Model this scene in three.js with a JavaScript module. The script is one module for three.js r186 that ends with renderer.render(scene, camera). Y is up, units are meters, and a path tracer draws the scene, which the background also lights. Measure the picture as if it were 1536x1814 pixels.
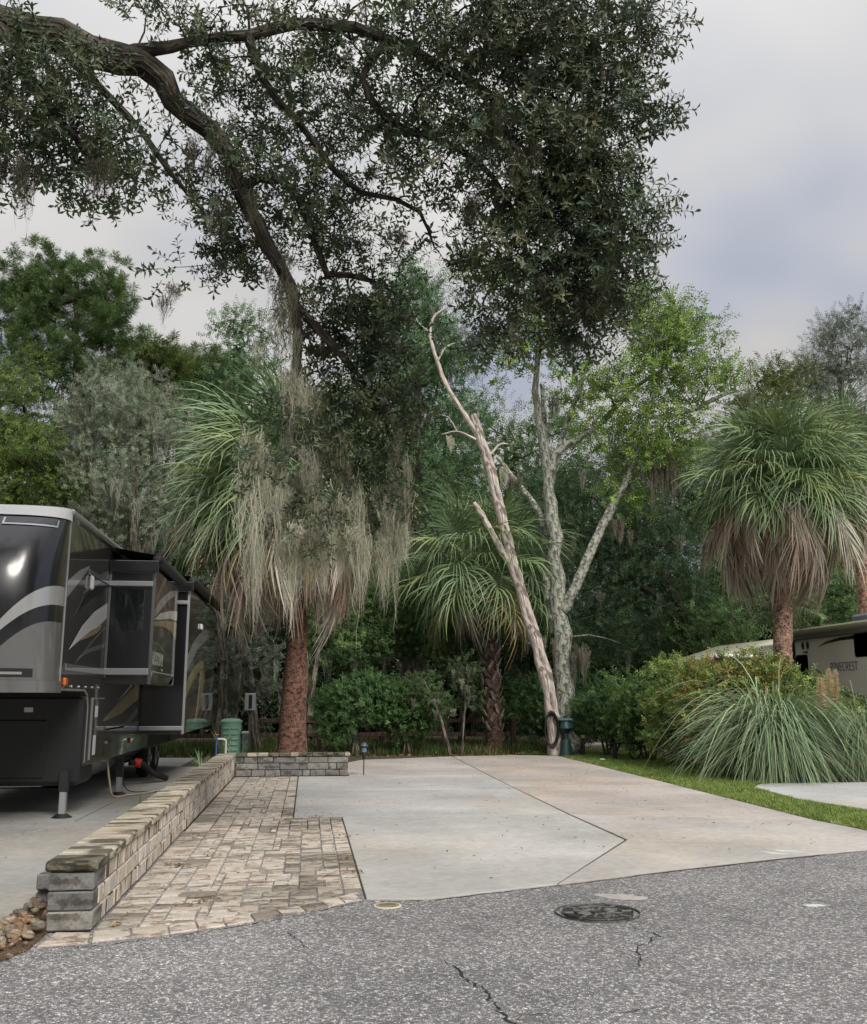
import * as THREE from 'three';
import { mergeGeometries } from 'three/addons/utils/BufferGeometryUtils.js';
import { FontLoader } from 'three/addons/loaders/FontLoader.js';
import { TextGeometry } from 'three/addons/geometries/TextGeometry.js';

// ---------- camera, sky, sun, exposure ----------
const scene = new THREE.Scene();
const camera = new THREE.PerspectiveCamera(56.16, 867 / 1024, 0.1, 600);
camera.position.set(0, 1.6, 0);
camera.rotation.order = 'YXZ';
camera.rotation.set(THREE.MathUtils.degToRad(10.95), THREE.MathUtils.degToRad(-7.34), 0);
scene.add(camera);

const renderer = new THREE.WebGLRenderer({ antialias: true });
renderer.toneMapping = THREE.LinearToneMapping;
renderer.toneMappingExposure = 2.15;
renderer.shadowMap.enabled = true;

const SUN_DIR = new THREE.Vector3(0.3, 0.64, 0.7).normalize();
const sun = new THREE.DirectionalLight(new THREE.Color(1.0, 0.955, 0.88), 1.5);
sun.name = 'sun';
sun.position.copy(SUN_DIR).multiplyScalar(120).add(new THREE.Vector3(0, 0, -20));
sun.target.position.set(0, 0, -20);
sun.castShadow = true;
sun.shadow.radius = 42;
sun.shadow.mapSize.set(2048, 2048);
Object.assign(sun.shadow.camera, { left: -45, right: 45, top: 45, bottom: -45, near: 1, far: 260 });
scene.add(sun, sun.target);

// ---------- random and noise ----------
function rng(seed) { let s = seed | 0; return () => { s = (s + 0x6d2b79f5) | 0; let t = Math.imul(s ^ (s >>> 15), 1 | s); t = (t + Math.imul(t ^ (t >>> 7), 61 | t)) ^ t; return ((t ^ (t >>> 14)) >>> 0) / 4294967296; }; }
const hash2 = (x, y, s) => { let h = Math.imul(x, 374761393) ^ Math.imul(y, 668265263) ^ Math.imul(s, 1274126177); h = Math.imul(h ^ (h >>> 13), 1274126177); return ((h ^ (h >>> 16)) >>> 0) / 4294967296; };
const mod = (a, n) => ((a % n) + n) % n;
function vnoise(x, y, px, py, s) {
  const ix = Math.floor(x), iy = Math.floor(y), fx = x - ix, fy = y - iy, u = fx * fx * (3 - 2 * fx), v = fy * fy * (3 - 2 * fy);
  const x0 = mod(ix, px), x1 = mod(ix + 1, px), y0 = mod(iy, py), y1 = mod(iy + 1, py);
  const a = hash2(x0, y0, s), b = hash2(x1, y0, s), c = hash2(x0, y1, s), d = hash2(x1, y1, s);
  return a + (b - a) * u + (c - a) * v + (a - b - c + d) * u * v;
}
function fbm(u, v, fx, fy, oct, s) { let a = 0, w = 0.5, n = 0; for (let i = 0; i < oct; i++) { a += w * vnoise(u * fx, v * fy, fx, fy, s + i * 17); n += w; w *= 0.5; fx *= 2; fy *= 2; } return a / n; }
const clamp = (x, a = 0, b = 1) => Math.min(b, Math.max(a, x));
const smooth = (a, b, x) => { const t = clamp((x - a) / (b - a)); return t * t * (3 - 2 * t); };
const lerp = (a, b, t) => a + (b - a) * t;
const V = (x, y, z) => new THREE.Vector3(x, y, z);
const gauss = (r) => { let s = 0; for (let i = 0; i < 4; i++) s += r(); return (s - 2) * 1.0; };

// overcast sky: brighter towards the zenith, broken into soft grey and white banks of cloud
{
  const W = 1024, H = 512, d = new Float32Array(W * H * 4);
  for (let j = 0; j < H; j++) {
    const up = ((j + 0.5) / H - 0.5) * Math.PI, y = Math.sin(up);
    for (let i = 0; i < W; i++) {
      const az = ((i + 0.5) / W - 0.5) * 2 * Math.PI, x = Math.cos(az) * Math.cos(up), z = Math.sin(az) * Math.cos(up);
      const k = 1 / (Math.max(y, 0) + 0.42), cu = x * k * 0.23 + 0.53, cv = z * k * 0.23 + 0.21;
      const big = fbm(cu, cv, 7, 7, 5, 11), fine = fbm(cu + 0.31, cv + 0.12, 19, 19, 4, 47);
      const c = smooth(0.3, 0.72, big * 0.78 + fine * 0.22);
      const h = Math.max(0, y); let L = (0.172 + 0.06 * h + 0.4 * h * h) * lerp(0.8, 1.3, c);
      const cs = x * SUN_DIR.x + y * SUN_DIR.y + z * SUN_DIR.z;
      L *= lerp(1, 0.93, smooth(0.3, 0.6, h)); L *= 1 + 0.3 * Math.exp(-(1 - cs) * 9);
      const blue = smooth(0.78, 0.22, c) * lerp(1, 0.35, smooth(0.25, 0.6, h));
      const o = (j * W + i) * 4;
      d[o] = L * lerp(1.0, 0.84, blue); d[o + 1] = L * lerp(0.985, 0.93, blue); d[o + 2] = L * lerp(0.97, 1.18, blue); d[o + 3] = 1;
    }
  }
  const t = new THREE.DataTexture(d, W, H, THREE.RGBAFormat, THREE.FloatType);
  t.mapping = THREE.EquirectangularReflectionMapping; t.magFilter = THREE.LinearFilter; t.wrapS = THREE.RepeatWrapping; t.needsUpdate = true;
  scene.background = t; scene.environment = t;
}

// ---------- textures ----------
function tex(w, h, fn, srgb = true) {
  const d = new Uint8Array(w * h * 4);
  for (let j = 0; j < h; j++) for (let i = 0; i < w; i++) {
    const c = fn((i + 0.5) / w, (j + 0.5) / h), o = (j * w + i) * 4;
    if (typeof c === 'number') d[o] = d[o + 1] = d[o + 2] = clamp(c) * 255; else { d[o] = clamp(c[0]) * 255; d[o + 1] = clamp(c[1]) * 255; d[o + 2] = clamp(c[2]) * 255; }
    d[o + 3] = 255;
  }
  const t = new THREE.DataTexture(d, w, h);
  t.wrapS = t.wrapT = THREE.RepeatWrapping; t.magFilter = THREE.LinearFilter; t.minFilter = THREE.LinearMipmapLinearFilter; t.generateMipmaps = true;
  if (srgb) t.colorSpace = THREE.SRGBColorSpace;
  t.needsUpdate = true; return t;
}
const rep = (t, sx, sy = sx) => { const c = t.clone(); c.repeat.set(sx, sy); c.needsUpdate = true; return c; };
// distance to the nearest of jittered points (tiling), with the point's own random number
function cells(u, v, n, s) {
  const x = u * n, y = v * n, ix = Math.floor(x), iy = Math.floor(y); let d1 = 9, d2 = 9, id = 0;
  for (let b = -1; b <= 1; b++) for (let a = -1; a <= 1; a++) {
    const cx = mod(ix + a, n), cy = mod(iy + b, n), px = ix + a + 0.1 + 0.8 * hash2(cx, cy, s), py = iy + b + 0.1 + 0.8 * hash2(cx, cy, s + 1);
    const d = Math.hypot(px - x, py - y); if (d < d1) { d2 = d1; d1 = d; id = hash2(cx, cy, s + 2); } else if (d < d2) d2 = d;
  }
  return [d1, d2, id];
}
const mat = (o) => new THREE.MeshStandardMaterial({ roughness: 0.9, metalness: 0, ...o });
const phys = (o) => new THREE.MeshPhysicalMaterial({ roughness: 0.5, metalness: 0, ...o });
const lin = (r, g, b) => new THREE.Color().setRGB(r, g, b);

const aggColor = tex(1024, 1024, (u, v) => {
  const w1 = (fbm(u, v, 190, 190, 2, 61) - 0.5) * 0.012, w2 = (fbm(u, v, 190, 190, 2, 62) - 0.5) * 0.012, [d1, d2, id] = cells(u + w1 + 1, v + w2 + 1, 130, 5), e = smooth(0.0, 0.3, d2 - d1), f = fbm(u, v, 60, 60, 3, 9), g = fbm(u, v, 5, 5, 3, 3);
  const t = lerp(0.33, 0.47 + id * id * 0.46 + (f - 0.5) * 0.2, e) + (g - 0.5) * 0.1;
  return [t * 1.0, t * 0.99, t * 0.985];
});
const aggBump = tex(1024, 1024, (u, v) => { const [d1, d2, id] = cells(u, v, 130, 5); return smooth(0, 0.3, d2 - d1) * (0.5 + 0.5 * id); }, false);
const concreteMap = tex(1024, 1024, (u, v) => {
  const a = fbm(u, v, 4, 4, 6, 21), b = fbm(u, v, 70, 70, 3, 31), st = fbm(u, v, 3, 18, 4, 77), pit = hash2(Math.floor(u * 1024), Math.floor(v * 1024), 4) > 0.9985 ? -0.18 : 0;
  const t = 0.86 + (a - 0.5) * 0.22 + (b - 0.5) * 0.12 + (st - 0.5) * 0.04 + pit, w = smooth(0.52, 0.75, fbm(u, v, 3, 3, 4, 55)) * 0.028;
  return [t + w * 0.4, t - w * 0.15, t - w];
});
const concreteBump = tex(512, 512, (u, v) => fbm(u, v, 60, 60, 3, 31) * 0.7 + fbm(u, v, 8, 8, 3, 8) * 0.3, false);
const stoneMap = tex(512, 512, (u, v) => {
  const a = fbm(u, v, 6, 6, 5, 61), b = fbm(u, v, 64, 64, 2, 13), s = smooth(0.56, 0.72, fbm(u, v, 7, 7, 4, 88));
  const t = 0.85 + (a - 0.5) * 0.32 + (b - 0.5) * 0.2 - s * 0.22;
  return [t, t * (0.985 - s * 0.03), t * (0.96 - s * 0.06)];
});
const stoneBump = tex(512, 512, (u, v) => fbm(u, v, 12, 12, 5, 61), false);
// block face with brown run-off stains that follow the water down the face
const streakMap = tex(1024, 512, (u, v) => {
  const a = fbm(u, v, 8, 5, 5, 71), s1 = smooth(0.5, 0.66, fbm(u, v, 40, 3, 4, 23)), s2 = smooth(0.48, 0.68, fbm(u, v, 9, 4, 4, 29)), b = fbm(u, v, 90, 50, 2, 5);
  const s = clamp(s1 * s2 * 1.25), t = 0.92 + (a - 0.5) * 0.24 + (b - 0.5) * 0.12;
  return [lerp(t, 0.42, s), lerp(t * 0.98, 0.355, s), lerp(t * 0.95, 0.275, s)];
});
const capMap = tex(512, 512, (u, v) => {
  const a = fbm(u, v, 5, 14, 5, 19), m = smooth(0.47, 0.66, fbm(u, v, 4, 9, 5, 91)), b = fbm(u, v, 70, 70, 2, 5);
  const t = 0.88 + (a - 0.5) * 0.4 + (b - 0.5) * 0.2;
  return [lerp(t, 0.47, m), lerp(t * 0.97, 0.445, m), lerp(t * 0.92, 0.39, m)];
});
const soilMap = tex(1024, 1024, (u, v) => {
  const [d1, d2, id] = cells(u, v, 90, 15), e = smooth(0.0, 0.25, d2 - d1), f = fbm(u, v, 6, 6, 5, 2), t = lerp(0.2, 0.26 + id * 0.34, e) * (0.7 + f * 0.6);
  return [t * 1.12, t * 0.93, t * 0.72];
});
const lawnMap = tex(1024, 1024, (u, v) => { const f = fbm(u, v, 7, 7, 5, 12), g = fbm(u, v, 110, 110, 2, 4), t = 0.3 + (f - 0.5) * 0.22 + (g - 0.5) * 0.3, dry = smooth(0.55, 0.75, fbm(u, v, 9, 9, 4, 99)); return [t * lerp(0.92, 1.25, dry), t * 1.12, t * 0.5]; });
const oakBark = tex(512, 512, (u, v) => { const r = fbm(u, v, 16, 6, 4, 7), k = fbm(u, v, 28, 5, 3, 17), l = smooth(0.6, 0.75, fbm(u, v, 6, 6, 4, 27)), t = 0.22 + smooth(0.3, 0.7, r * 0.5 + k * 0.5) * 0.3; return [t * 1.02 + l * 0.12, t * 0.95 + l * 0.14, t * 0.86 + l * 0.1]; });
const barkBump = tex(512, 512, (u, v) => smooth(0.25, 0.75, fbm(u, v, 16, 6, 4, 7) * 0.5 + fbm(u, v, 28, 5, 3, 17) * 0.5), false);
const lichenBark = tex(512, 512, (u, v) => {
  const a = fbm(u, v, 24, 10, 4, 37), l = smooth(0.4, 0.55, fbm(u, v, 8, 7, 5, 57)), dk = smooth(0.58, 0.7, fbm(u, v, 14, 9, 4, 67)), t = 0.55 + (a - 0.5) * 0.5;
  return [lerp(lerp(t, 0.8, l * 0.8), 0.26, dk * 0.7), lerp(lerp(t * 0.98, 0.825, l * 0.8), 0.255, dk * 0.7), lerp(lerp(t * 0.93, 0.77, l * 0.8), 0.23, dk * 0.7)];
});
const deadBark = tex(512, 512, (u, v) => { const a = fbm(u, v, 40, 5, 4, 33), p = smooth(0.55, 0.68, fbm(u, v, 9, 5, 5, 41)), t = 0.76 + (a - 0.5) * 0.6; return [lerp(t, 0.36, p * 0.7), lerp(t * 0.955, 0.325, p * 0.7), lerp(t * 0.92, 0.3, p * 0.7)]; });
const palmBark = tex(512, 512, (u, v) => {
  const r = fbm(u, v, 10, 30, 4, 43), f = fbm(u, v, 70, 8, 3, 53), ck = smooth(0.6, 0.7, fbm(u, v, 18, 26, 3, 63)), t = 0.56 + (r - 0.5) * 0.5 + (f - 0.5) * 0.3;
  return [lerp(t * 1.06, 0.2, ck * 0.7), lerp(t * 0.84, 0.14, ck * 0.7), lerp(t * 0.72, 0.11, ck * 0.7)];
});
const palmBump = tex(512, 512, (u, v) => fbm(u, v, 10, 30, 4, 43) * 0.6 + fbm(u, v, 60, 8, 3, 53) * 0.4, false);
const woodMap = tex(512, 512, (u, v) => { const a = fbm(u, v, 40, 4, 4, 83), t = 0.34 + (a - 0.5) * 0.36; return [t * 1.04, t * 0.9, t * 0.78]; });
const paintGrain = tex(256, 256, (u, v) => 0.94 + (fbm(u, v, 8, 8, 5, 3) - 0.5) * 0.12 + (fbm(u, v, 80, 80, 2, 9) - 0.5) * 0.05);

// ---------- geometry helpers ----------
class GB {                                   // collects triangles; share vertices inside one call only
  constructor() { this.p = []; this.uv = []; this.i = []; this.n = null; }
  vert(p, u = 0, v = 0) { this.p.push(p.x, p.y, p.z); this.uv.push(u, v); return this.p.length / 3 - 1; }
  tri(a, b, c) { this.i.push(a, b, c); }
  quad(a, b, c, d) { this.i.push(a, b, c, a, c, d); }
  tube(pts, rad, sides = 7, wob = 0, r = null, capEnd = true) {
    const n = pts.length, rows = []; let nor = null, len = 0;
    for (let k = 0; k < n; k++) {
      const t = pts[Math.min(k + 1, n - 1)].clone().sub(pts[Math.max(k - 1, 0)]).normalize();
      if (!nor) { nor = Math.abs(t.y) < 0.9 ? V(0, 1, 0) : V(1, 0, 0); }
      nor = nor.clone().addScaledVector(t, -nor.dot(t)).normalize();
      const bi = t.clone().cross(nor); if (k) len += pts[k].distanceTo(pts[k - 1]);
      const row = [];
      for (let s = 0; s <= sides; s++) {
        const a = (s % sides) / sides * Math.PI * 2, R = rad[k] * (1 + (wob && r ? wob * (hash2(s % sides, k, 91) - 0.5) * 2 : 0));
        row.push(this.vert(pts[k].clone().addScaledVector(nor, Math.cos(a) * R).addScaledVector(bi, Math.sin(a) * R), s / sides * Math.max(0.12, rad[0] * 6.28), len));
      }
      rows.push(row);
    }
    for (let k = 0; k + 1 < n; k++) for (let s = 0; s < sides; s++) this.quad(rows[k][s], rows[k][s + 1], rows[k + 1][s + 1], rows[k + 1][s]);
    if (capEnd) { for (const [row, at, f] of [[rows[0], pts[0], 0], [rows[n - 1], pts[n - 1], 1]]) { const c = this.vert(at, 0.1, 0.1); for (let s = 0; s < sides; s++) f ? this.tri(c, row[s], row[s + 1]) : this.tri(c, row[s + 1], row[s]); } }
    return this;
  }
  build() {
    const g = new THREE.BufferGeometry();
    g.setAttribute('position', new THREE.BufferAttribute(new Float32Array(this.p), 3));
    g.setAttribute('uv', new THREE.BufferAttribute(new Float32Array(this.uv), 2));
    g.setIndex(this.i); g.computeVertexNormals(); return g;
  }
}
const uvScale = (g, su, sv = su, ou = 0, ov = 0) => { const a = g.attributes.uv; for (let i = 0; i < a.count; i++) a.setXY(i, a.getX(i) * su + ou, a.getY(i) * sv + ov); return g; };
// uv in metres from the position, by the way each face points
function metricUV(g, ou = 0, ov = 0) {
  const h = g.index ? g.toNonIndexed() : g; const p = h.attributes.position, uv = new Float32Array(p.count * 2), a = V(), b = V(), c = V();
  for (let i = 0; i < p.count; i += 3) {
    a.fromBufferAttribute(p, i); b.fromBufferAttribute(p, i + 1); c.fromBufferAttribute(p, i + 2);
    const n = b.clone().sub(a).cross(c.clone().sub(a)), ax = Math.abs(n.x), ay = Math.abs(n.y), az = Math.abs(n.z);
    [a, b, c].forEach((q, k) => { const [u, v] = ay >= ax && ay >= az ? [q.x, q.z] : ax >= az ? [q.z, q.y] : [q.x, q.y]; uv[(i + k) * 2] = u + ou; uv[(i + k) * 2 + 1] = v + ov; });
  }
  h.setAttribute('uv', new THREE.BufferAttribute(uv, 2)); return h;
}
// prism over a polygon in x,z (anticlockwise seen from above is not required) with a chamfered top edge
function prism(poly, y0, y1, ch = 0.006, ou = 0, ov = 0) {
  let A = 0; const n = poly.length; for (let i = 0; i < n; i++) { const [x, z] = poly[i], [x2, z2] = poly[(i + 1) % n]; A += x * z2 - x2 * z; }
  const P = A > 0 ? [...poly].reverse() : poly;        // now anticlockwise seen from +y
  const cx = P.reduce((s, p) => s + p[0], 0) / n, cz = P.reduce((s, p) => s + p[1], 0) / n;
  const g = new GB(), ins = P.map(([x, z]) => { const dx = cx - x, dz = cz - z, l = Math.hypot(dx, dz) || 1, k = Math.min(ch * 1.4 / l, 0.45); return [x + dx * k, z + dz * k]; });
  const ring = (Q, y) => Q.map(([x, z]) => V(x, y, z)), top = ring(ins, y1), mid = ring(P, y1 - ch), bot = ring(P, y0);
  const face = (vs) => { const id = vs.map((q) => g.vert(q)); for (let k = 1; k + 1 < id.length; k++) g.tri(id[0], id[k], id[k + 1]); };
  { const id = top.map((q) => g.vert(q)); for (const [a, b, c] of THREE.ShapeUtils.triangulateShape(P.map(([x, z]) => new THREE.Vector2(x, -z)), [])) g.tri(id[a], id[b], id[c]); }
  for (let i = 0; i < n; i++) { const j = (i + 1) % n; face([mid[i], mid[j], top[j], top[i]]); face([bot[i], bot[j], mid[j], mid[i]]); }
  const h = metricUV(g.build(), ou, ov); h.computeVertexNormals(); return h;
}
// a chamfered box, all twelve edges cut, 44 triangles
function cbox(w, h, d, ch = 0.006, ou = 0, ov = 0) {
  const g = new GB(), X = w / 2, Y = h / 2, Z = d / 2, c = Math.min(ch, X * 0.9, Y * 0.9, Z * 0.9);
  const face = (vs, n) => { const id = vs.map((q) => g.vert(q)); const m = vs[1].clone().sub(vs[0]).cross(vs[2].clone().sub(vs[0])); const flip = m.dot(n) < 0; for (let k = 1; k + 1 < id.length; k++) flip ? g.tri(id[0], id[k + 1], id[k]) : g.tri(id[0], id[k], id[k + 1]); };
  for (const s of [-1, 1]) {
    face([V(s * X, -Y + c, -Z + c), V(s * X, Y - c, -Z + c), V(s * X, Y - c, Z - c), V(s * X, -Y + c, Z - c)], V(s, 0, 0));
    face([V(-X + c, s * Y, -Z + c), V(X - c, s * Y, -Z + c), V(X - c, s * Y, Z - c), V(-X + c, s * Y, Z - c)], V(0, s, 0));
    face([V(-X + c, -Y + c, s * Z), V(X - c, -Y + c, s * Z), V(X - c, Y - c, s * Z), V(-X + c, Y - c, s * Z)], V(0, 0, s));
    for (const t of [-1, 1]) {
      face([V(s * X, t * (Y - c), -Z + c), V(s * X, t * (Y - c), Z - c), V(s * (X - c), t * Y, Z - c), V(s * (X - c), t * Y, -Z + c)], V(s, t, 0));
      face([V(s * X, -Y + c, t * (Z - c)), V(s * X, Y - c, t * (Z - c)), V(s * (X - c), Y - c, t * Z), V(s * (X - c), -Y + c, t * Z)], V(s, 0, t));
      face([V(-X + c, s * Y, t * (Z - c)), V(X - c, s * Y, t * (Z - c)), V(X - c, s * (Y - c), t * Z), V(-X + c, s * (Y - c), t * Z)], V(0, s, t));
      for (const q of [-1, 1]) face([V(s * X, t * (Y - c), q * (Z - c)), V(s * (X - c), t * Y, q * (Z - c)), V(s * (X - c), t * (Y - c), q * Z)], V(s, t, q));
    }
  }
  const m = metricUV(g.build(), ou, ov); m.computeVertexNormals(); return m;
}
const moved = (g, x, y, z) => g.clone().translate(x, y, z);

// ---------- scene bookkeeping ----------
const taken = {};
const numbered = (n) => { const k = taken[n] = (taken[n] ?? -1) + 1; return k ? n + '_' + String(k).padStart(3, '0') : n; };
function shadows(o) { o.castShadow = o.receiveShadow = true; return o; }
function part(name, g, m, parent, kind) { const o = shadows(new THREE.Mesh(g, m)); o.name = name; if (kind) o.userData.kind = kind; parent.add(o); return o; }
function thing(name, label, category, group, [x, y, z] = [0, 0, 0], turn = 0) { const o = new THREE.Group(); o.name = numbered(name); o.position.set(x, y, z); o.rotation.y = turn; o.userData = { label, category }; if (group) o.userData.group = group; scene.add(o); return o; }
function single(name, g, m, label, category, group) { const o = shadows(new THREE.Mesh(g, m)); o.name = numbered(name); o.userData = { label, category }; if (group) o.userData.group = group; scene.add(o); return o; }
function structure(name, g, m, label) { const o = shadows(g ? new THREE.Mesh(g, m) : new THREE.Group()); o.name = numbered(name); o.userData = { kind: 'structure', label }; scene.add(o); return o; }

// ---------- plants ----------
const leafMat = (rough = 0.6, thru = 0.22, spec = 0.5) => phys({ color: 0xffffff, roughness: rough, transmission: thru, thickness: 0, side: THREE.DoubleSide, specularIntensity: spec });
const glossLeaf = phys({ color: 0xffffff, roughness: 0.48, side: THREE.DoubleSide, specularIntensity: 0.55 });
const softLeaf = leafMat(0.85, 0.25, 0.35), frondMat = {};
// one leaf: folded along its midrib; four triangles, or two if cheap
function addLeaf(g, b, d, up, L, W, cheap) {
  const s = d.clone().cross(up).normalize(), n = s.clone().cross(d).normalize();
  const tip = b.clone().addScaledVector(d, L).addScaledVector(n, -L * 0.12), m = b.clone().addScaledVector(d, L * 0.55).addScaledVector(n, -W * 0.16);
  const a = b.clone().addScaledVector(d, L * 0.58).addScaledVector(s, W / 2).addScaledVector(n, W * 0.1), c = b.clone().addScaledVector(d, L * 0.58).addScaledVector(s, -W / 2).addScaledVector(n, W * 0.1);
  const B = g.vert(b), T = g.vert(tip), A = g.vert(a), C = g.vert(c);
  if (cheap) { g.tri(B, A, T); const B2 = g.vert(b), T2 = g.vert(tip); g.tri(B2, T2, C); } else { const M = g.vert(m), B2 = g.vert(b), T2 = g.vert(tip), M2 = g.vert(m); g.tri(B, A, M); g.tri(A, T, M); g.tri(B2, M2, C); g.tri(M2, T2, C); }
}
// a leafy twig that points along +y
function twigGeo(seed, { n = 12, L = 0.08, W = 0.028, len = 0.3, spread = 1.1, cheap = false, bend = 0.3, stem = 0.004 } = {}) {
  const r = rng(seed), g = new GB(), bx = (r() - 0.5) * bend, bz = (r() - 0.5) * bend;
  const at = (t) => V(bx * t * t * len, t * len, bz * t * t * len);
  if (stem) g.tube([at(0), at(0.5), at(1)], [stem, stem * 0.8, stem * 0.4], 3, 0, null, false);
  for (let k = 0; k < n; k++) {
    const t = 0.12 + 0.88 * (k + r() * 0.6) / n, a = k * 2.4 + r() * 0.9, el = lerp(0.1, 0.75, t) + (r() - 0.5) * 0.6;
    const d = V(Math.cos(a) * Math.cos(el) * spread, Math.sin(el), Math.sin(a) * Math.cos(el) * spread).normalize();
    addLeaf(g, at(t), d, V((r() - 0.5) * 0.8, 1, (r() - 0.5) * 0.8), L * (0.7 + r() * 0.55), W * (0.75 + r() * 0.5), cheap);
  }
  return g.build();
}
// a beard of hanging moss: many kinked hair-thin strands, 1 m long, its top at the origin
function mossGeo(seed, strands, width, wid = 0.007) {
  const r = rng(seed), g = new GB();
  for (let k = 0; k < strands; k++) {
    const a = r() * 6.28, q = Math.sqrt(r()), x0 = Math.cos(a) * width * q, z0 = Math.sin(a) * width * q, top = -r() * 0.35 * (0.2 + q * 0.8), len = (0.28 + 0.72 * Math.pow(r(), 1.3)) * (1.12 - q * 0.5);
    const segs = 7, ph = r() * 6, w = wid * (0.6 + r() * 0.8); let prev = null; const fa = r() * 3.14, ca = Math.cos(fa), sa = Math.sin(fa);
    for (let s = 0; s <= segs; s++) {
      const t = s / segs, k1 = 1 - 0.55 * t, y = top - (len + top) * t, j = 0.012 + 0.022 * r();
      const c = V(x0 * k1 + Math.sin(ph + t * 9) * j, y, z0 * k1 + Math.cos(ph * 1.3 + t * 8) * j), ww = w * (1 - 0.75 * t);
      const A = g.vert(V(c.x + ca * ww, c.y, c.z + sa * ww)), B = g.vert(V(c.x - ca * ww, c.y, c.z - sa * ww));
      if (prev) g.quad(prev[0], prev[1], B, A); prev = [A, B];
      for (let hh = 0; hh < 2; hh++) if (s > 0 && r() < 0.85) { const q2 = V((r() - 0.5) * 0.13, -0.015 - r() * 0.05, (r() - 0.5) * 0.13), P = g.vert(c), Q = g.vert(V(c.x + ww * 0.8, c.y + ww, c.z)), R = g.vert(c.clone().add(q2)); g.tri(P, Q, R); }
    }
  }
  return g.build();
}
const MOSS = [1, 2, 3].map((s) => mossGeo(s * 7, 46, 0.15, 0.005)), MOSS_FAR = [4, 5].map((s) => mossGeo(s * 7, 34, 0.16, 0.014));
const mossMat = leafMat(1, 0.3, 0.1);
const tint = new THREE.Color(), _m = new THREE.Matrix4(), _q = new THREE.Quaternion(), _s = V(), UPV = V(0, 1, 0);
function instances(name, geos, m, list, parent, kind = 'stuff') {   // list: [position, quaternion, scale (number or Vector3), colour]
  geos = [].concat(geos); const per = geos.map(() => []); list.forEach((it, k) => per[k % geos.length].push(it));
  geos.forEach((g, gi) => {
    const L = per[gi]; if (!L.length) return;
    const o = shadows(new THREE.InstancedMesh(g, m, L.length)); o.name = name; o.userData.kind = kind;
    L.forEach(([p, q, s, c], k) => { o.setMatrixAt(k, _m.compose(p, q, typeof s === 'number' ? _s.set(s, s, s) : s)); o.setColorAt(k, c); });
    parent.add(o);
  });
}
const mixTone = (tones, r, vary = 0.2) => { const a = tones[Math.floor(r() * tones.length)], b = tones[Math.floor(r() * tones.length)], t = r(), k = 1 + (r() - 0.5) * 2 * vary; return lin(lerp(a[0], b[0], t) * k, lerp(a[1], b[1], t) * k, lerp(a[2], b[2], t) * k); };
// points through lobes [x, y, z, rx, ry, rz, count]; more of them near the rim
function lobePoints(lobes, r) {
  const out = [];
  for (const [x, y, z, a, b, c, n] of lobes) for (let k = 0; k < n; k++) {
    const u = r() * 2 - 1, ph = r() * 6.283, q = Math.sqrt(1 - u * u), R = Math.pow(r(), 0.42) * (0.86 + 0.28 * r());
    out.push(V(x + a * R * q * Math.cos(ph), y + b * R * u, z + c * R * q * Math.sin(ph)));
  }
  return out;
}
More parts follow.
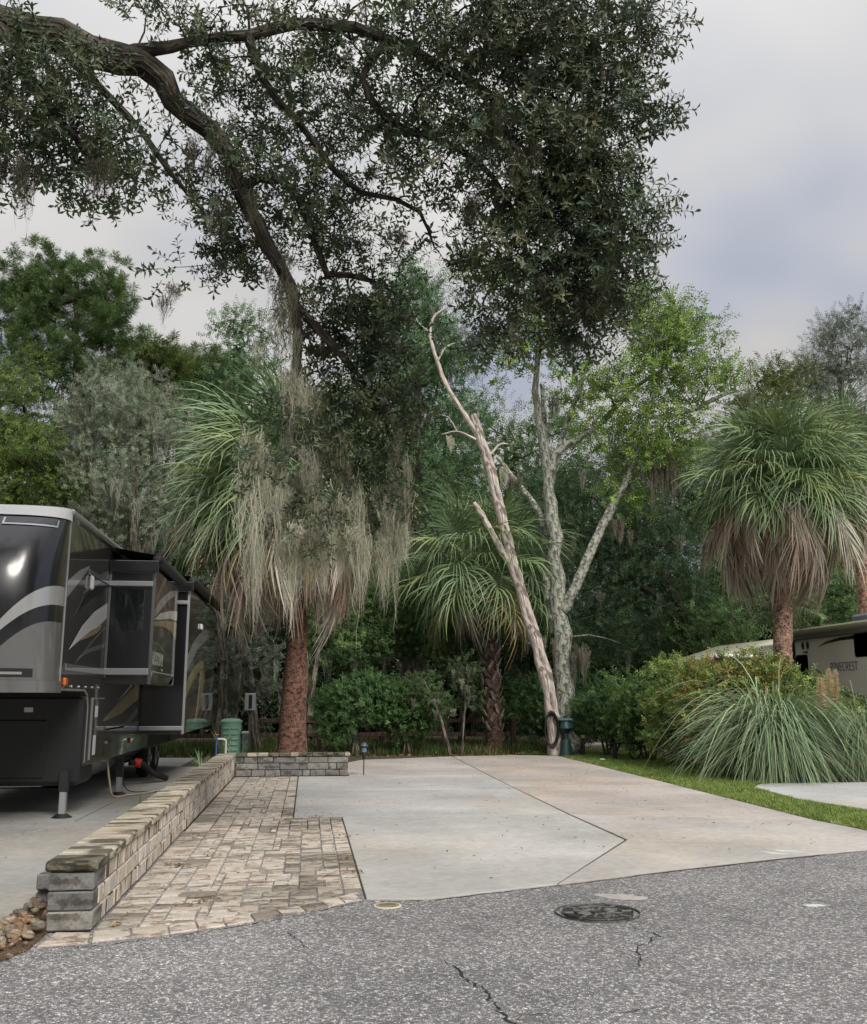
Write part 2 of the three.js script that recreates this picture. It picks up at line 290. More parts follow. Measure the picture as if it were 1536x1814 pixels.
// limbs: [{ pts: [Vector3...], rad: [...] }]; each lobe point gets a branch that leaves the nearest wood. Returns the wood and the branch tips.
function growWood(limbs, pts, r, { tip = 0.006, sides = 5, pow = 0.42, step = 0.5, sag = 0.08, maxR = 0.12 } = {}) {
  const nodes = [], wood = new GB();
  for (const l of limbs) {
    const curve = new THREE.CatmullRomCurve3(l.pts), len = curve.getLength(), n = Math.max(4, Math.ceil(len / step)), ps = [], rs = []; let par = -1;
    for (let k = 0; k <= n; k++) {
      const t = k / n, p = curve.getPoint(t), f = t * (l.rad.length - 1), i = Math.min(l.rad.length - 2, Math.floor(f)), rr = lerp(l.rad[i], l.rad[i + 1], f - i);
      if (k && k < n) p.add(V(gauss(r), gauss(r), gauss(r)).multiplyScalar(rr * (l.crook ?? 0.35)));
      ps.push(p); rs.push(rr * (0.94 + r() * 0.12)); nodes.push({ p, par, fixed: rr, count: 0, open: t > (l.bare ?? 0) }); par = nodes.length - 1;
    }
    wood.tube(ps, rs, l.sides ?? 9, 0.1, r);
  }
  const start = nodes.length, base = nodes.slice();
  const order = pts.map((p) => ({ p, d: Math.min(...base.map((n) => n.open ? n.p.distanceToSquared(p) : 1e9)) })).sort((a, b) => a.d - b.d);
  const chains = [], tips = [];
  for (const { p } of order) {
    let best = -1, bd = 1e9;
    for (let k = 0; k < nodes.length; k++) { const n = nodes[k]; if (n.fixed !== undefined && !n.open) continue; const d = n.p.distanceTo(p) * (n.p.y > p.y + 0.4 ? 1.12 : 1); if (d < bd) { bd = d; best = k; } }
    const a = nodes[best].p, L = a.distanceTo(p), n = Math.max(2, Math.ceil(L / step)), ids = [best];
    const side = V(gauss(r), gauss(r) * 0.6, gauss(r)).multiplyScalar(L * 0.12); let par = best;
    for (let k = 1; k <= n; k++) {
      const t = k / n, q = a.clone().lerp(p, t).addScaledVector(side, Math.sin(t * Math.PI)); q.y += Math.sin(t * Math.PI) * L * sag; q.add(V(gauss(r), gauss(r), gauss(r)).multiplyScalar(L * 0.025));
      nodes.push({ p: q, par, count: 0 }); par = nodes.length - 1; ids.push(par);
    }
    for (let k = par; k >= 0; k = nodes[k].par) nodes[k].count++;
    chains.push(ids); tips.push({ p, dir: p.clone().sub(nodes[ids[ids.length - 2]].p).normalize(), ids });
  }
  const R = (k) => Math.min(tip * Math.pow(Math.max(1, nodes[k].count), pow), maxR);
  for (const ids of chains) {
    const rs = ids.map((k, i) => i ? R(k) : Math.min(R(ids[1]) * 1.15, nodes[k].fixed ?? 1)); rs[rs.length - 1] *= 0.6;
    wood.tube(ids.map((k) => nodes[k].p), rs, R(ids[1]) > 0.04 ? sides + 2 : sides, 0, null, false);
  }
  return { wood: wood.build(), tips, nodes, start };
}
// foliage: leafy twigs round every tip
function leafOut(tips, r, { per = 8, spread = 0.4, tones, vary = 0.25, scale = 1, droop = 0, flat = 0, size = 0.5 }) {
  const out = [];
  for (const t of tips) for (let k = 0; k < per; k++) {
    const o = V(gauss(r), gauss(r) * 0.8, gauss(r)).multiplyScalar(spread), p = t.p.clone().add(o);
    const d = t.dir.clone().multiplyScalar(0.7).add(o.clone().normalize().multiplyScalar(0.7)).add(V(gauss(r) * 0.5, gauss(r) * 0.5 + 0.25 - droop, gauss(r) * 0.5)); if (flat) d.y *= 1 - flat; d.normalize();
    const q = new THREE.Quaternion().setFromUnitVectors(UPV, d).multiply(_q.clone().setFromAxisAngle(UPV, r() * 6.28));
    out.push([p, q, scale * (0.7 + r() * size), mixTone(tones, r, vary)]);
  }
  return out;
}
const MOSS_TONES = [[0.5, 0.49, 0.38], [0.6, 0.59, 0.48], [0.38, 0.375, 0.28]];
function mossOn(points, r, { len = [0.4, 1.2], wide = 1, tones = MOSS_TONES } = {}) {
  return points.map((p) => { const l = lerp(len[0], len[1], Math.pow(r(), 1.5)), w = wide * (0.7 + r() * 0.7); return [p, new THREE.Quaternion().setFromAxisAngle(UPV, r() * 6.28), V(w, l, w), mixTone(tones, r, 0.2)]; });
}
const pick = (a, n, r) => { const o = []; for (let k = 0; k < n; k++) o.push(a[Math.floor(r() * a.length)]); return o; };
// a whole tree: limbs, lobes, leaves, moss
function tree(name, label, group, seed, o) {
  const r = rng(seed), t = thing(name, label, o.category ?? 'tree', group);
  const pts = lobePoints(o.lobes, r), { wood, tips } = growWood(o.limbs, pts, r, o.wood ?? {});
  part('trunk', uvScale(wood, 0.8, 0.8), o.bark, t);
  if (o.leaf) instances('crown', o.leaf, o.leafMat ?? softLeaf, leafOut(tips, r, o.leaves), t);
  if (o.moss) { const [n, opt] = o.moss, src = (o.mossTips ?? tips.map((q) => q.p)), list = pick(src, n, r).map((p) => p.clone().add(V(gauss(r) * 0.25, -0.05, gauss(r) * 0.25))); instances('spanish_moss', opt.geo ?? MOSS_FAR, mossMat, mossOn(list, r, opt), t); }
  return t;
}

// ---------- the ground ----------
function sheet(x0, x1, z0, z1, y, nx, nz, tone) {       // level sheet, uv in metres, vertex colours from tone(x, z)
  const g = new THREE.PlaneGeometry(x1 - x0, z1 - z0, nx, nz).rotateX(-Math.PI / 2).translate((x0 + x1) / 2, y, (z0 + z1) / 2), p = g.attributes.position, uv = g.attributes.uv, c = new Float32Array(p.count * 3);
  for (let i = 0; i < p.count; i++) { uv.setXY(i, p.getX(i), p.getZ(i)); const t = tone ? tone(p.getX(i), p.getZ(i)) : [1, 1, 1]; c.set(t, i * 3); }
  g.setAttribute('color', new THREE.BufferAttribute(c, 3)); return g;
}
const patchy = (x, z, f, s) => fbm(mod(x * f, 64) / 64, mod(z * f, 64) / 64, 64, 64, 4, s);
const M = {};
M.soil = mat({ map: rep(soilMap, 0.5), bumpMap: rep(soilMap, 0.5), bumpScale: 0.03, roughness: 1, color: lin(0.62, 0.6, 0.58), vertexColors: true });
structure('ground', sheet(-200, 200, -200, 200, -0.045, 80, 80, (x, z) => { const t = 0.7 + patchy(x, z, 0.3, 3) * 0.6; return [t, t, t]; }), M.soil, 'dark leaf-strewn soil under the trees');
M.asphalt = mat({ map: rep(aggColor, 0.5), bumpMap: rep(aggBump, 0.5), bumpScale: 0.006, roughness: 0.92, vertexColors: true, color: lin(1, 0.99, 0.985) });
const road = structure('road', sheet(-40, 44, -12.6, 22, -0.014, 168, 70, (x, z) => { const t = 0.72 + patchy(x + 9, z, 0.7, 5) * 0.46 + (patchy(x, z, 3, 8) - 0.5) * 0.12; return [t, t, t * 1.01]; }), M.asphalt, 'worn grey asphalt road across the front');
// cracks: narrow breaks with ragged edges
M.crack = mat({ color: lin(0.018, 0.018, 0.018), roughness: 1 });
function crack(pts, w, seed) {
  const r = rng(seed), g = new GB(), fine = []; for (let k = 0; k + 1 < pts.length; k++) { const n = 9; for (let s = 0; s < n; s++) fine.push([lerp(pts[k][0], pts[k + 1][0], s / n), lerp(pts[k][1], pts[k + 1][1], s / n)]); } fine.push(pts[pts.length - 1]);
  let prev = null; fine.forEach(([x, z], k) => {
    const e = Math.min(1, k / 4, (fine.length - 1 - k) / 4), jx = x + (r() - 0.5) * 0.045, jz = z + (r() - 0.5) * 0.045, ww = w * (0.25 + r() * 1.1) * e, A = g.vert(V(jx - ww, -0.0105, jz - ww * 0.3)), B = g.vert(V(jx + ww, -0.0105, jz + ww * 0.3));
    if (prev) g.quad(prev[0], A, B, prev[1]); prev = [A, B];
  });
  part('crack', g.build(), M.crack, road);
}
crack([[0.9, -6.4], [0.96, -5.95], [1.03, -5.71], [1.02, -5.4], [1.07, -5.1], [1.2, -4.6]], 0.0085, 4);
crack([[1.05, -5.3], [1.5, -5.22], [2.0, -5.3]], 0.005, 5);
crack([[2.36, -7.1], [2.43, -6.8], [2.2, -6.5], [2.13, -6.3], [2.06, -6.05]], 0.0055, 6);
crack([[2.41, -6.79], [2.76, -6.76], [3.31, -6.5]], 0.004, 7);
crack([[-0.14, -7.35], [-0.05, -7.1], [0.09, -6.6]], 0.005, 8);
crack([[1.3, -7.55], [1.62, -7.4], [1.85, -7.45]], 0.004, 12);
crack([[3.2, -5.4], [3.6, -5.7], [4.2, -5.75]], 0.004, 13);

crack([[-1.66, -6.99], [-1.39, -6.99], [-0.91, -7.2], [-0.54, -7.38], [-0.15, -7.66], [0.2, -7.95], [0.48, -8.2]], 0.006, 21);
crack([[0.5, -8.2], [0.8, -8.16], [1.04, -8.16], [2.2, -8.63], [3.52, -9.2], [4.94, -9.75], [5.99, -10.1], [7.2, -10.55]], 0.013, 22);
// ---------- concrete pad ----------
const concrete = (c, o = [0, 0]) => { const m = mat({ map: rep(concreteMap, 0.24), bumpMap: rep(concreteBump, 0.9), bumpScale: 0.0025, roughness: 0.86, color: lin(...c) }); m.map.offset.set(...o); return m; };
const padTones = [[0.585, 0.565, 0.535], [0.58, 0.545, 0.505], [0.56, 0.55, 0.53], [0.56, 0.5, 0.455]].map((c, k) => concrete(c, [k * 0.37, k * 0.61]));
const pad = structure('concrete_pad', null, null, 'broad pale concrete parking pad with dark joints');
const J = 0.009;                                         // half a joint
const slab = (poly, m, k = 0) => part('slab', prism((() => { const n = poly.length, cx = poly.reduce((s, p) => s + p[0], 0) / n, cz = poly.reduce((s, p) => s + p[1], 0) / n; return poly.map(([x, z]) => { const d = Math.hypot(x - cx, z - cz); return [x - (x - cx) / d * J, z - (z - cz) / d * J]; }); })(), -0.1, 0, 0.005, k * 3.1, k * 1.7), padTones[m], pad);
slab([[0.51, -8.24], [0.8, -8.19], [1.02, -8.19], [2.2, -8.66], [3.655, -11.17], [3.655, -13.66], [0.51, -13.75]], 0, 0);
slab([[2.22, -8.67], [3.52, -9.23], [4.94, -9.78], [5.99, -10.13], [7.3, -10.6], [6.86, -11.5], [6.74, -12.6], [3.68, -13.64], [3.68, -11.17]], 1, 1);
slab([[-0.15, -13.77], [3.66, -13.68], [3.74, -17.4], [-0.15, -17.5]], 2, 2);
slab([[-0.15, -17.52], [3.74, -17.42], [3.82, -20.6], [-0.15, -20.76]], 2, 3);
slab([[3.68, -13.66], [6.74, -12.62], [6.86, -17.9], [3.76, -18.05]], 3, 4);
slab([[3.76, -18.07], [6.86, -17.92], [6.98, -24.2], [7.0, -27.3], [5.67, -27.5], [4.03, -27.17]], 3, 5);
slab([[0.9, -20.74], [3.82, -20.62], [4.01, -27.16], [2.36, -26.35], [1.44, -26.0], [0.9, -24.6]], 1, 6);
part('joint_fill', sheet(-0.2, 7, -27.3, -12.55, -0.016, 1, 1), mat({ color: lin(0.05, 0.043, 0.032) }), pad);
part('joint_fill', prism([[0.5, -8.28], [2.2, -8.7], [6.6, -10.4], [6.6, -13], [0.5, -14]], -0.06, -0.012, 0.002), mat({ color: lin(0.05, 0.043, 0.032) }), pad);
// shallow repaired rectangle let into the slab, two painted dashes, a smear of spilt cement
M.newCement = concrete([0.54, 0.52, 0.49], [0.2, 0.1]);
part('repair_patch', prism([[1.06, -15.2], [3.08, -15.02], [3.11, -16.65], [1.2, -16.72]], -0.03, 0.0035, 0.003), M.newCement, pad);
M.whitePaint = mat({ color: lin(0.78, 0.78, 0.76), map: rep(concreteMap, 2), roughness: 0.8 });
part('paint_mark', prism([[4.78, -10.14], [4.83, -9.96], [5.02, -9.92], [4.93, -10.06]], -0.02, 0.003, 0.001), M.whitePaint, pad);
part('paint_mark', prism([[4.97, -10.23], [5.0, -10.1], [5.25, -10.02], [5.2, -10.16]], -0.02, 0.003, 0.001), M.whitePaint, pad);
{ const n = 26, poly = []; const r = rng(77); for (let k = 0; k < n; k++) { const a = k / n * 6.283, R = 1 + (r() - 0.5) * 0.28; poly.push([2.6 + Math.cos(a) * 0.2 * R + Math.sin(a) * 0.05, -8.1 - Math.sin(a) * 0.085 * R + Math.cos(a) * 0.1]); }
  single('cement_patch', prism(poly, -0.03, -0.008, 0.003), concrete([0.52, 0.52, 0.5], [0.5, 0.2]), 'pale flat cement patch on the asphalt behind the manhole', 'cement patch'); }
part('paint_mark', prism([[3.92, -7.62], [3.94, -7.55], [4.1, -7.56], [4.08, -7.62]], -0.02, -0.009, 0.001), M.whitePaint, road);

// neighbouring pads
const leftPad = structure('neighbour_pad', null, null, 'grey concrete pad under the black trailer');
const lp = concrete([0.45, 0.44, 0.415], [0.7, 0.3]);
part('slab', prism([[-2.08, -7.2], [-2.06, -13.4], [-3.0, -13.7], [-4.4, -8.2], [-4.2, -7.2]], -0.1, -0.002, 0.004), lp, leftPad);
part('slab', prism([[-4.42, -8.2], [-3.02, -13.72], [-2.97, -17.2], [-9, -17.2], [-9, -7.2], [-4.22, -7.2]], -0.1, -0.002, 0.004, 4), lp, leftPad);
part('slab', prism([[-2.06, -13.42], [-2.06, -24], [-2.95, -24], [-2.95, -17.2], [-2.99, -13.72]], -0.1, -0.002, 0.004, 8), lp, leftPad);
part('slab', prism([[-2.97, -17.22], [-2.97, -27.5], [-9, -27.5], [-9, -17.22]], -0.1, -0.002, 0.004, 12), lp, leftPad);
part('joint_fill', sheet(-9, -2.05, -27, -7.3, -0.016, 1, 1), mat({ color: lin(0.06, 0.05, 0.04) }), leftPad);
const rightPad = structure('neighbour_drive', prism([[8.25, -13.3], [7.9, -15.2], [8.15, -17.3], [8.6, -18.0], [22, -18.0], [22, -36], [30, -36], [30, -13.3]], -0.1, -0.004, 0.004), concrete([0.62, 0.615, 0.6], [0.1, 0.8]), 'pale concrete drive beside the tall grass clump');

// ---------- lawn ----------
M.lawn = mat({ map: rep(lawnMap, 0.4), bumpMap: rep(lawnMap, 0.4), bumpScale: 0.02, roughness: 1, vertexColors: true, color: lin(0.7, 0.75, 0.6) });
const inPoly = (x, z, P) => { let c = false; for (let i = 0, j = P.length - 1; i < P.length; j = i++) { const [a, b] = P[i], [d, e] = P[j]; if ((b > z) !== (e > z) && x < (d - a) * (z - b) / (e - b) + a) c = !c; } return c; };
const LAWN = [[7.34, -10.5], [6.9, -11.5], [6.78, -12.6], [6.9, -18], [7.02, -24.2], [7.04, -27.35], [6.2, -28.2], [6.6, -30.2], [10.4, -30], [9.4, -24], [9.2, -18.4], [8.05, -17.4], [7.8, -15.2], [8.1, -13], [8.6, -11.4], [14, -13], [16, -12.2], [14, -11]];
structure('lawn', prism(LAWN, -0.06, -0.004, 0.004), mat({ map: rep(lawnMap, 0.4), bumpMap: rep(lawnMap, 0.4), bumpScale: 0.02, roughness: 1, color: lin(1, 1.0, 0.8) }), 'narrow strip of green lawn beside the pad');
const FAR_LAWN = [[-6, -31.6], [-6, -36], [9, -36.5], [9, -31.2]];
structure('lawn', prism(FAR_LAWN, -0.06, -0.01, 0.004), mat({ map: rep(lawnMap, 0.4), roughness: 1, color: lin(0.4, 0.44, 0.34) }), 'thin grass beyond the rail fence');
structure('path', prism([[-8, -33.4], [-8, -34.6], [12, -34.9], [12, -33.7]], -0.05, -0.004, 0.004), concrete([0.36, 0.38, 0.37], [0.3, 0.3]), 'grey path beyond the rail fence');
const bladeTuft = (seed, n, h, w, lean) => { const r = rng(seed), g = new GB(); for (let k = 0; k < n; k++) { const a = r() * 6.28, R = r() * 0.05, x = Math.cos(a) * R, z = Math.sin(a) * R, H = h * (0.5 + r() * 0.8), b = r() * 6.28, L = lean * H * r(), dx = Math.cos(b), dz = Math.sin(b); g.tri(g.vert(V(x - dz * w, 0, z + dx * w)), g.vert(V(x + dz * w, 0, z - dx * w)), g.vert(V(x + dx * L, H, z + dz * L))); } return g.build(); };
{
  const r = rng(5), list = [], tones = [[0.2, 0.3, 0.07], [0.26, 0.35, 0.09], [0.31, 0.34, 0.12], [0.15, 0.24, 0.05]];
  let guard = 0; while (list.length < 15000 && guard++ < 200000) { const x = 5.9 + r() * 6, z = -10.6 - r() * 19.4; if (!inPoly(x, z, LAWN)) continue; const bare = patchy(x, z, 1.6, 71); if (bare > 0.62 && r() < 0.8) continue; list.push([V(x, -0.008, z), new THREE.Quaternion().setFromAxisAngle(UPV, r() * 6.28), 0.8 + r() * 0.8, mixTone(tones, r, 0.3)]); }
  const o = thing('lawn_grass', 'short green lawn grass along the right edge of the pad', 'grass'); o.userData.kind = 'stuff';
  instances('grass_blades', [1, 2].map((s) => bladeTuft(s, 12, 0.036, 0.004, 1.0)), softLeaf, list, o);
  const w = []; for (let k = 0; k < 2600; k++) { const x = -5 + r() * 13, z = -28.2 - r() * 8; w.push([V(x, -0.04, z), new THREE.Quaternion().setFromAxisAngle(UPV, r() * 6.28), 1.2 + r() * 2.4, mixTone([[0.05, 0.1, 0.025], [0.09, 0.14, 0.04], [0.13, 0.11, 0.05]], r, 0.3)]); }
  const o2 = thing('weeds', 'low weeds and thin grass along the rail fence', 'weeds'); o2.userData.kind = 'stuff';
  instances('weed_blades', [3, 4].map((s) => bladeTuft(s, 10, 0.09, 0.006, 0.9)), softLeaf, w, o2);
}

// ---------- paver patio ----------
const paverTones = [[0.64, 0.58, 0.52], [0.68, 0.6, 0.53], [0.62, 0.58, 0.53], [0.57, 0.53, 0.48], [0.45, 0.41, 0.36], [0.31, 0.28, 0.24], [0.62, 0.54, 0.47], [0.67, 0.62, 0.56]].map((c, k) => { const m = mat({ map: rep(stoneMap, 2.2), bumpMap: rep(stoneBump, 2.2), bumpScale: 0.004, roughness: 0.95, color: lin(...c) }); m.map.offset.set(k * 0.21, k * 0.37); return m; });
const patio = structure('paver_patio', null, null, 'patio of tumbled cream and grey concrete pavers');
part('joint_sand', prism([[-1.5, -7.45], [-1.4, -7.08], [-0.91, -7.26], [-0.15, -7.74], [0.49, -8.28], [0.49, -13.76], [-0.17, -13.76], [-0.17, -20.78], [-1.5, -20.78]], -0.08, -0.017, 0.003), mat({ map: rep(soilMap, 1.2), color: lin(0.4, 0.35, 0.29), roughness: 1 }), patio);
{
  const r = rng(31), C = 0.075, all = [], front = (x) => { const P = [[-1.5, -7.36], [-1.06, -7.5], [-0.57, -7.72], [-0.07, -8.02], [0.3, -8.36], [0.5, -8.58]]; for (let k = 0; k + 1 < P.length; k++) if (x <= P[k + 1][0]) return lerp(P[k][1], P[k + 1][1], (x - P[k][0]) / (P[k + 1][0] - P[k][0])); return -8.58; };
  const clip = (poly, f) => { const out = []; for (let i = 0; i < poly.length; i++) { const a = poly[i], b = poly[(i + 1) % poly.length], fa = f(a), fb = f(b); if (fa >= 0) out.push(a); if ((fa >= 0) !== (fb >= 0)) { const t = fa / (fa - fb); out.push([lerp(a[0], b[0], t), lerp(a[1], b[1], t)]); } } return out; };
  const area = (P) => { let s = 0; P.forEach(([x, z], i) => { const [a, b] = P[(i + 1) % P.length]; s += x * b - a * z; }); return Math.abs(s) / 2; };
  const lay = (x0, x1, z0, z1) => {                                  // random ashlar on a 75 mm grid, z0 > z1
    const nx = Math.round((x1 - x0) / C), nz = Math.round((z0 - z1) / C), cx = (x1 - x0) / nx, cz = (z0 - z1) / nz, full = new Uint8Array(nx * nz), kinds = [[2, 2], [3, 2], [3, 2], [4, 2], [3, 3], [2, 2], [3, 4]];
    for (let j = 0; j < nz; j++) for (let i = 0; i < nx; i++) {
      if (full[j * nx + i]) continue; let w = 1, h = 1;
      for (let t = 0; t < 10; t++) { const [a, b] = kinds[Math.floor(r() * kinds.length)]; let ok = i + a <= nx && j + b <= nz; for (let q = 0; ok && q < b; q++) for (let p = 0; ok && p < a; p++) if (full[(j + q) * nx + i + p]) ok = false; if (ok && !(i + a === nx - 1)) { w = a; h = b; break; } }
      if (w === 1) { while (w < 4 && i + w < nx && !full[j * nx + i + w]) w++; if (j + 1 < nz) { h = 2; for (let p = 0; p < w; p++) if (full[(j + 1) * nx + i + p]) h = 1; } }
      for (let q = 0; q < h; q++) for (let p = 0; p < w; p++) full[(j + q) * nx + i + p] = 1;
      const a = x0 + i * cx, b = x0 + (i + w) * cx, c = z0 - j * cz, d = z0 - (j + h) * cz, e = 0.0055, f = 0.0055;
      all.push([[a + e, c - f], [b - e, c - f], [b - e, d + f], [a + e, d + f]].map(([x, z]) => [x + (r() - 0.5) * 0.005, z + (r() - 0.5) * 0.005]));
    }
  };
  lay(-1.16, 0.34, -7.3, -13.75); lay(-1.16, -0.32, -13.76, -20.76);
  for (let z = -7.36; z > -20.7; z -= 0.15) all.push([[-1.45, z], [-1.17, z], [-1.17, z - 0.142], [-1.45, z - 0.142]]);            // edge course along the wall
  for (let z = -8.1; z > -13.6; z -= 0.15) all.push([[0.345, z], [0.498, z], [0.498, z - 0.142], [0.345, z - 0.142]]);
  for (let z = -13.78; z > -20.6; z -= 0.2) all.push([[-0.315, z], [-0.165, z], [-0.165, z - 0.192], [-0.315, z - 0.192]]);
  let laid = all.map((P) => clip(P, ([x, z]) => front(x) - 0.006 - z)).filter((P) => P.length > 2 && area(P) > 0.003);
  const edge = [[-1.4, -7.1], [-0.91, -7.27], [-0.54, -7.46], [-0.15, -7.74], [0.2, -8.02], [0.47, -8.27]], inner = (x) => front(x) + 0.0;
  for (let k = 0; k + 1 < edge.length; k++) { const n = k < 2 ? 2 : 2; for (let s = 0; s < n; s++) { const t0 = s / n + 0.012, t1 = (s + 1) / n - 0.012, A = [lerp(edge[k][0], edge[k + 1][0], t0), lerp(edge[k][1], edge[k + 1][1], t0)], B = [lerp(edge[k][0], edge[k + 1][0], t1), lerp(edge[k][1], edge[k + 1][1], t1)]; const sk = -0.05; laid.push([A, B, [Math.min(B[0] + sk, 0.498), inner(B[0] + sk)], [Math.min(A[0] + sk, 0.498), inner(A[0] + sk)]]); } }
  laid.push([[-1.72, -7.02], [-1.42, -7.08], [-1.46, -7.36], [-1.7, -7.39]]);
  laid = laid.map((P) => ({ P, s: area(P) / (P[0][1] * P[0][1]) ** 1.5 })).sort((a, b) => b.s - a.s);
  const rest = paverTones.map(() => []);
  laid.forEach(({ P }, k) => {
    const z = P[0][1], x = P[0][0], dirt = patchy(x * 1.0 + 40, z * 1.0, 1.3, 14), q = r(); let tone = dirt > 0.56 ? (q < 0.4 ? 5 : q < 0.75 ? 4 : 3) : Math.floor(q * 8) % 8; if (tone === 5 && dirt < 0.5 && r() < 0.6) tone = 6; if (z < -14 && r() < 0.45) tone = [2, 3, 7][Math.floor(r() * 3)];
    const g = prism(P, -0.07, -0.002 + (r() - 0.5) * 0.004, 0.007, r() * 3, r() * 3);
    if (k < 300) part('paver', g, paverTones[tone], patio); else rest[tone].push(g);
  });
  rest.forEach((gs, k) => { if (gs.length) part('far_pavers', mergeGeometries(gs), paverTones[k], patio, 'stuff'); });
}

// ---------- block walls ----------
const streak = (c, o) => { const m = mat({ map: rep(streakMap, 0.5, 1.0), bumpMap: rep(stoneBump, 2), bumpScale: 0.006, roughness: 0.95, color: lin(...c) }); m.map.offset.set(...o); return m; };
const wallTones = [[0.66, 0.62, 0.57], [0.7, 0.66, 0.61], [0.58, 0.53, 0.46], [0.57, 0.55, 0.52], [0.63, 0.57, 0.49]].map((c, k) => streak(c, [k * 0.23, k * 0.31]));
const greyTones = [[0.25, 0.255, 0.26], [0.3, 0.3, 0.3], [0.21, 0.215, 0.225], [0.33, 0.325, 0.315], [0.27, 0.26, 0.25]].map((c, k) => { const m = mat({ map: rep(stoneMap, 1.6), bumpMap: rep(stoneBump, 2), bumpScale: 0.006, color: lin(...c) }); m.map.offset.set(k * 0.3, k * 0.2); return m; });
const capTones = [[0.55, 0.52, 0.46], [0.6, 0.57, 0.52], [0.47, 0.43, 0.36]].map((c, k) => { const m = mat({ map: rep(capMap, 0.8), bumpMap: rep(stoneBump, 2), bumpScale: 0.008, color: lin(...c) }); m.map.offset.set(k * 0.4, k * 0.3); return m; });
const capDark = mat({ map: rep(capMap, 1.4), bumpMap: rep(stoneBump, 3), bumpScale: 0.012, color: lin(0.17, 0.165, 0.13) });
{
  const w = thing('block_wall', 'long low block wall with mossy caps between the pads', 'wall', null, [-1.62, 0, -7.4]), r = rng(61), CH = 0.133;
  for (let c = 0; c < 3; c++) { let z = 0; while (z < 13.35) {
    let L = z === 0 ? [0.3, 0.2, 0.4][c] : [0.2, 0.3, 0.4, 0.3, 0.15][Math.floor(r() * 5)]; if (13.4 - z - L < 0.15) L = 13.4 - z;
    const g = cbox(0.31 + (r() - 0.5) * 0.012, CH - 0.005, L - 0.007, 0.01, r() * 4, r() * 4), b = part('block', g, z === 0 ? greyTones[[3, 2, 0][c]] : wallTones[Math.floor(r() * 5)], w);
    b.position.set((r() - 0.5) * 0.008, CH * (c + 0.5) - 0.005, -z - L / 2); z += L;
  } }
  let z = -0.025; while (z < 13.4) { const L = Math.min(z < 0 ? 0.3 : 0.24 + r() * 0.12, 13.44 - z), g = cbox(0.36, 0.072, L - 0.005, 0.014, r() * 4, r() * 4), b = part('cap_stone', g, z < 0 ? capDark : capTones[Math.floor(r() * 3)], w); b.position.set((r() - 0.5) * 0.008, CH * 3 + 0.034 + (r() - 0.5) * 0.003, -z - L / 2); z += L; }
  const w2 = thing('block_wall', 'short grey block wall with dark caps in front of the palm', 'wall', null, [-1.44, 0, -20.95]);
  for (let c = 0; c < 3; c++) { let x = 0.0; while (x < 2.28) { let L = [0.16, 0.32, 0.4, 0.45, 0.28][Math.floor(r() * 5)]; if (2.32 - x - L < 0.14) L = 2.32 - x; const b = part('block', cbox(L - 0.012, CH - 0.007, 0.3 + (r() - 0.5) * 0.012, 0.012, r() * 4, r() * 4), greyTones[Math.floor(r() * 5)], w2); b.position.set(x + L / 2, CH * (c + 0.5) - 0.005, (r() - 0.5) * 0.01); x += L; } }
  let x = 0.0; while (x < 2.3) { const L = Math.min(0.21 + r() * 0.03, 2.36 - x), b = part('cap_stone', cbox(L - 0.008, 0.07, 0.35, 0.012, r() * 4, r() * 4), r() < 0.5 ? capTones[2] : capDark, w2); b.position.set(x + L / 2, CH * 3 + 0.033, 0); x += L; }
  for (const [px, py, pz, t, nm] of [[-1.96, 0.06, -8.5, 0.1, 'dark square block lying on the stones beside the wall end'], [-1.93, 0.18, -8.42, -0.08, 'dark block stacked on another behind the wall end']]) { const b = single('loose_block', cbox(0.26, 0.12, 0.34, 0.012), greyTones[2], nm, 'block', 'loose blocks'); b.position.set(px, py, pz); b.rotation.y = t; }
}
// bed of river stones at the wall's end
{
  const bed = structure('stone_bed', prism([[-1.76, -6.95], [-1.76, -9.6], [-2.08, -9.6], [-2.09, -7.2], [-2.3, -6.6], [-1.9, -6.55]], -0.06, 0.0, 0.01), mat({ map: rep(soilMap, 1), color: lin(0.5, 0.45, 0.4) }), 'bed of tan river stones at the end of the wall');
  const r = rng(8), shapes = [0, 1, 2, 3, 4].map((s) => { const g = new THREE.IcosahedronGeometry(1, 1), p = g.attributes.position; for (let i = 0; i < p.count; i++) { const v = V().fromBufferAttribute(p, i), k = 0.82 + 0.36 * fbm(mod(v.x * 0.13 + s * 0.2, 1), mod(v.y * 0.13 + v.z * 0.17, 1), 8, 8, 2, s); p.setXYZ(i, v.x * k, v.y * k * 0.62, v.z * k * 0.8); } g.computeVertexNormals(); return g; });
  const mats = [[0.4, 0.27, 0.17], [0.46, 0.34, 0.23], [0.34, 0.2, 0.12], [0.3, 0.28, 0.24], [0.5, 0.42, 0.31], [0.24, 0.21, 0.18]].map((c) => mat({ map: rep(stoneMap, 1), roughness: 0.75, color: lin(...c) }));
  for (let k = 0; k < 230; k++) { const z = -6.62 - Math.pow(r(), 1.1) * 2.9, x = lerp(-1.79, -2.12 - Math.max(0, z + 7.2) * 0.5, r()); if (x > -1.8 && z < -7.3) continue; const o = part('stone', shapes[k % 5], mats[Math.floor(r() * 6)], bed), s = 0.016 + Math.pow(r(), 1.8) * 0.042; o.scale.setScalar(s); o.position.set(x, s * 0.35 + r() * 0.035, z); o.rotation.set(gauss(r) * 0.4, r() * 6, gauss(r) * 0.4); }
}
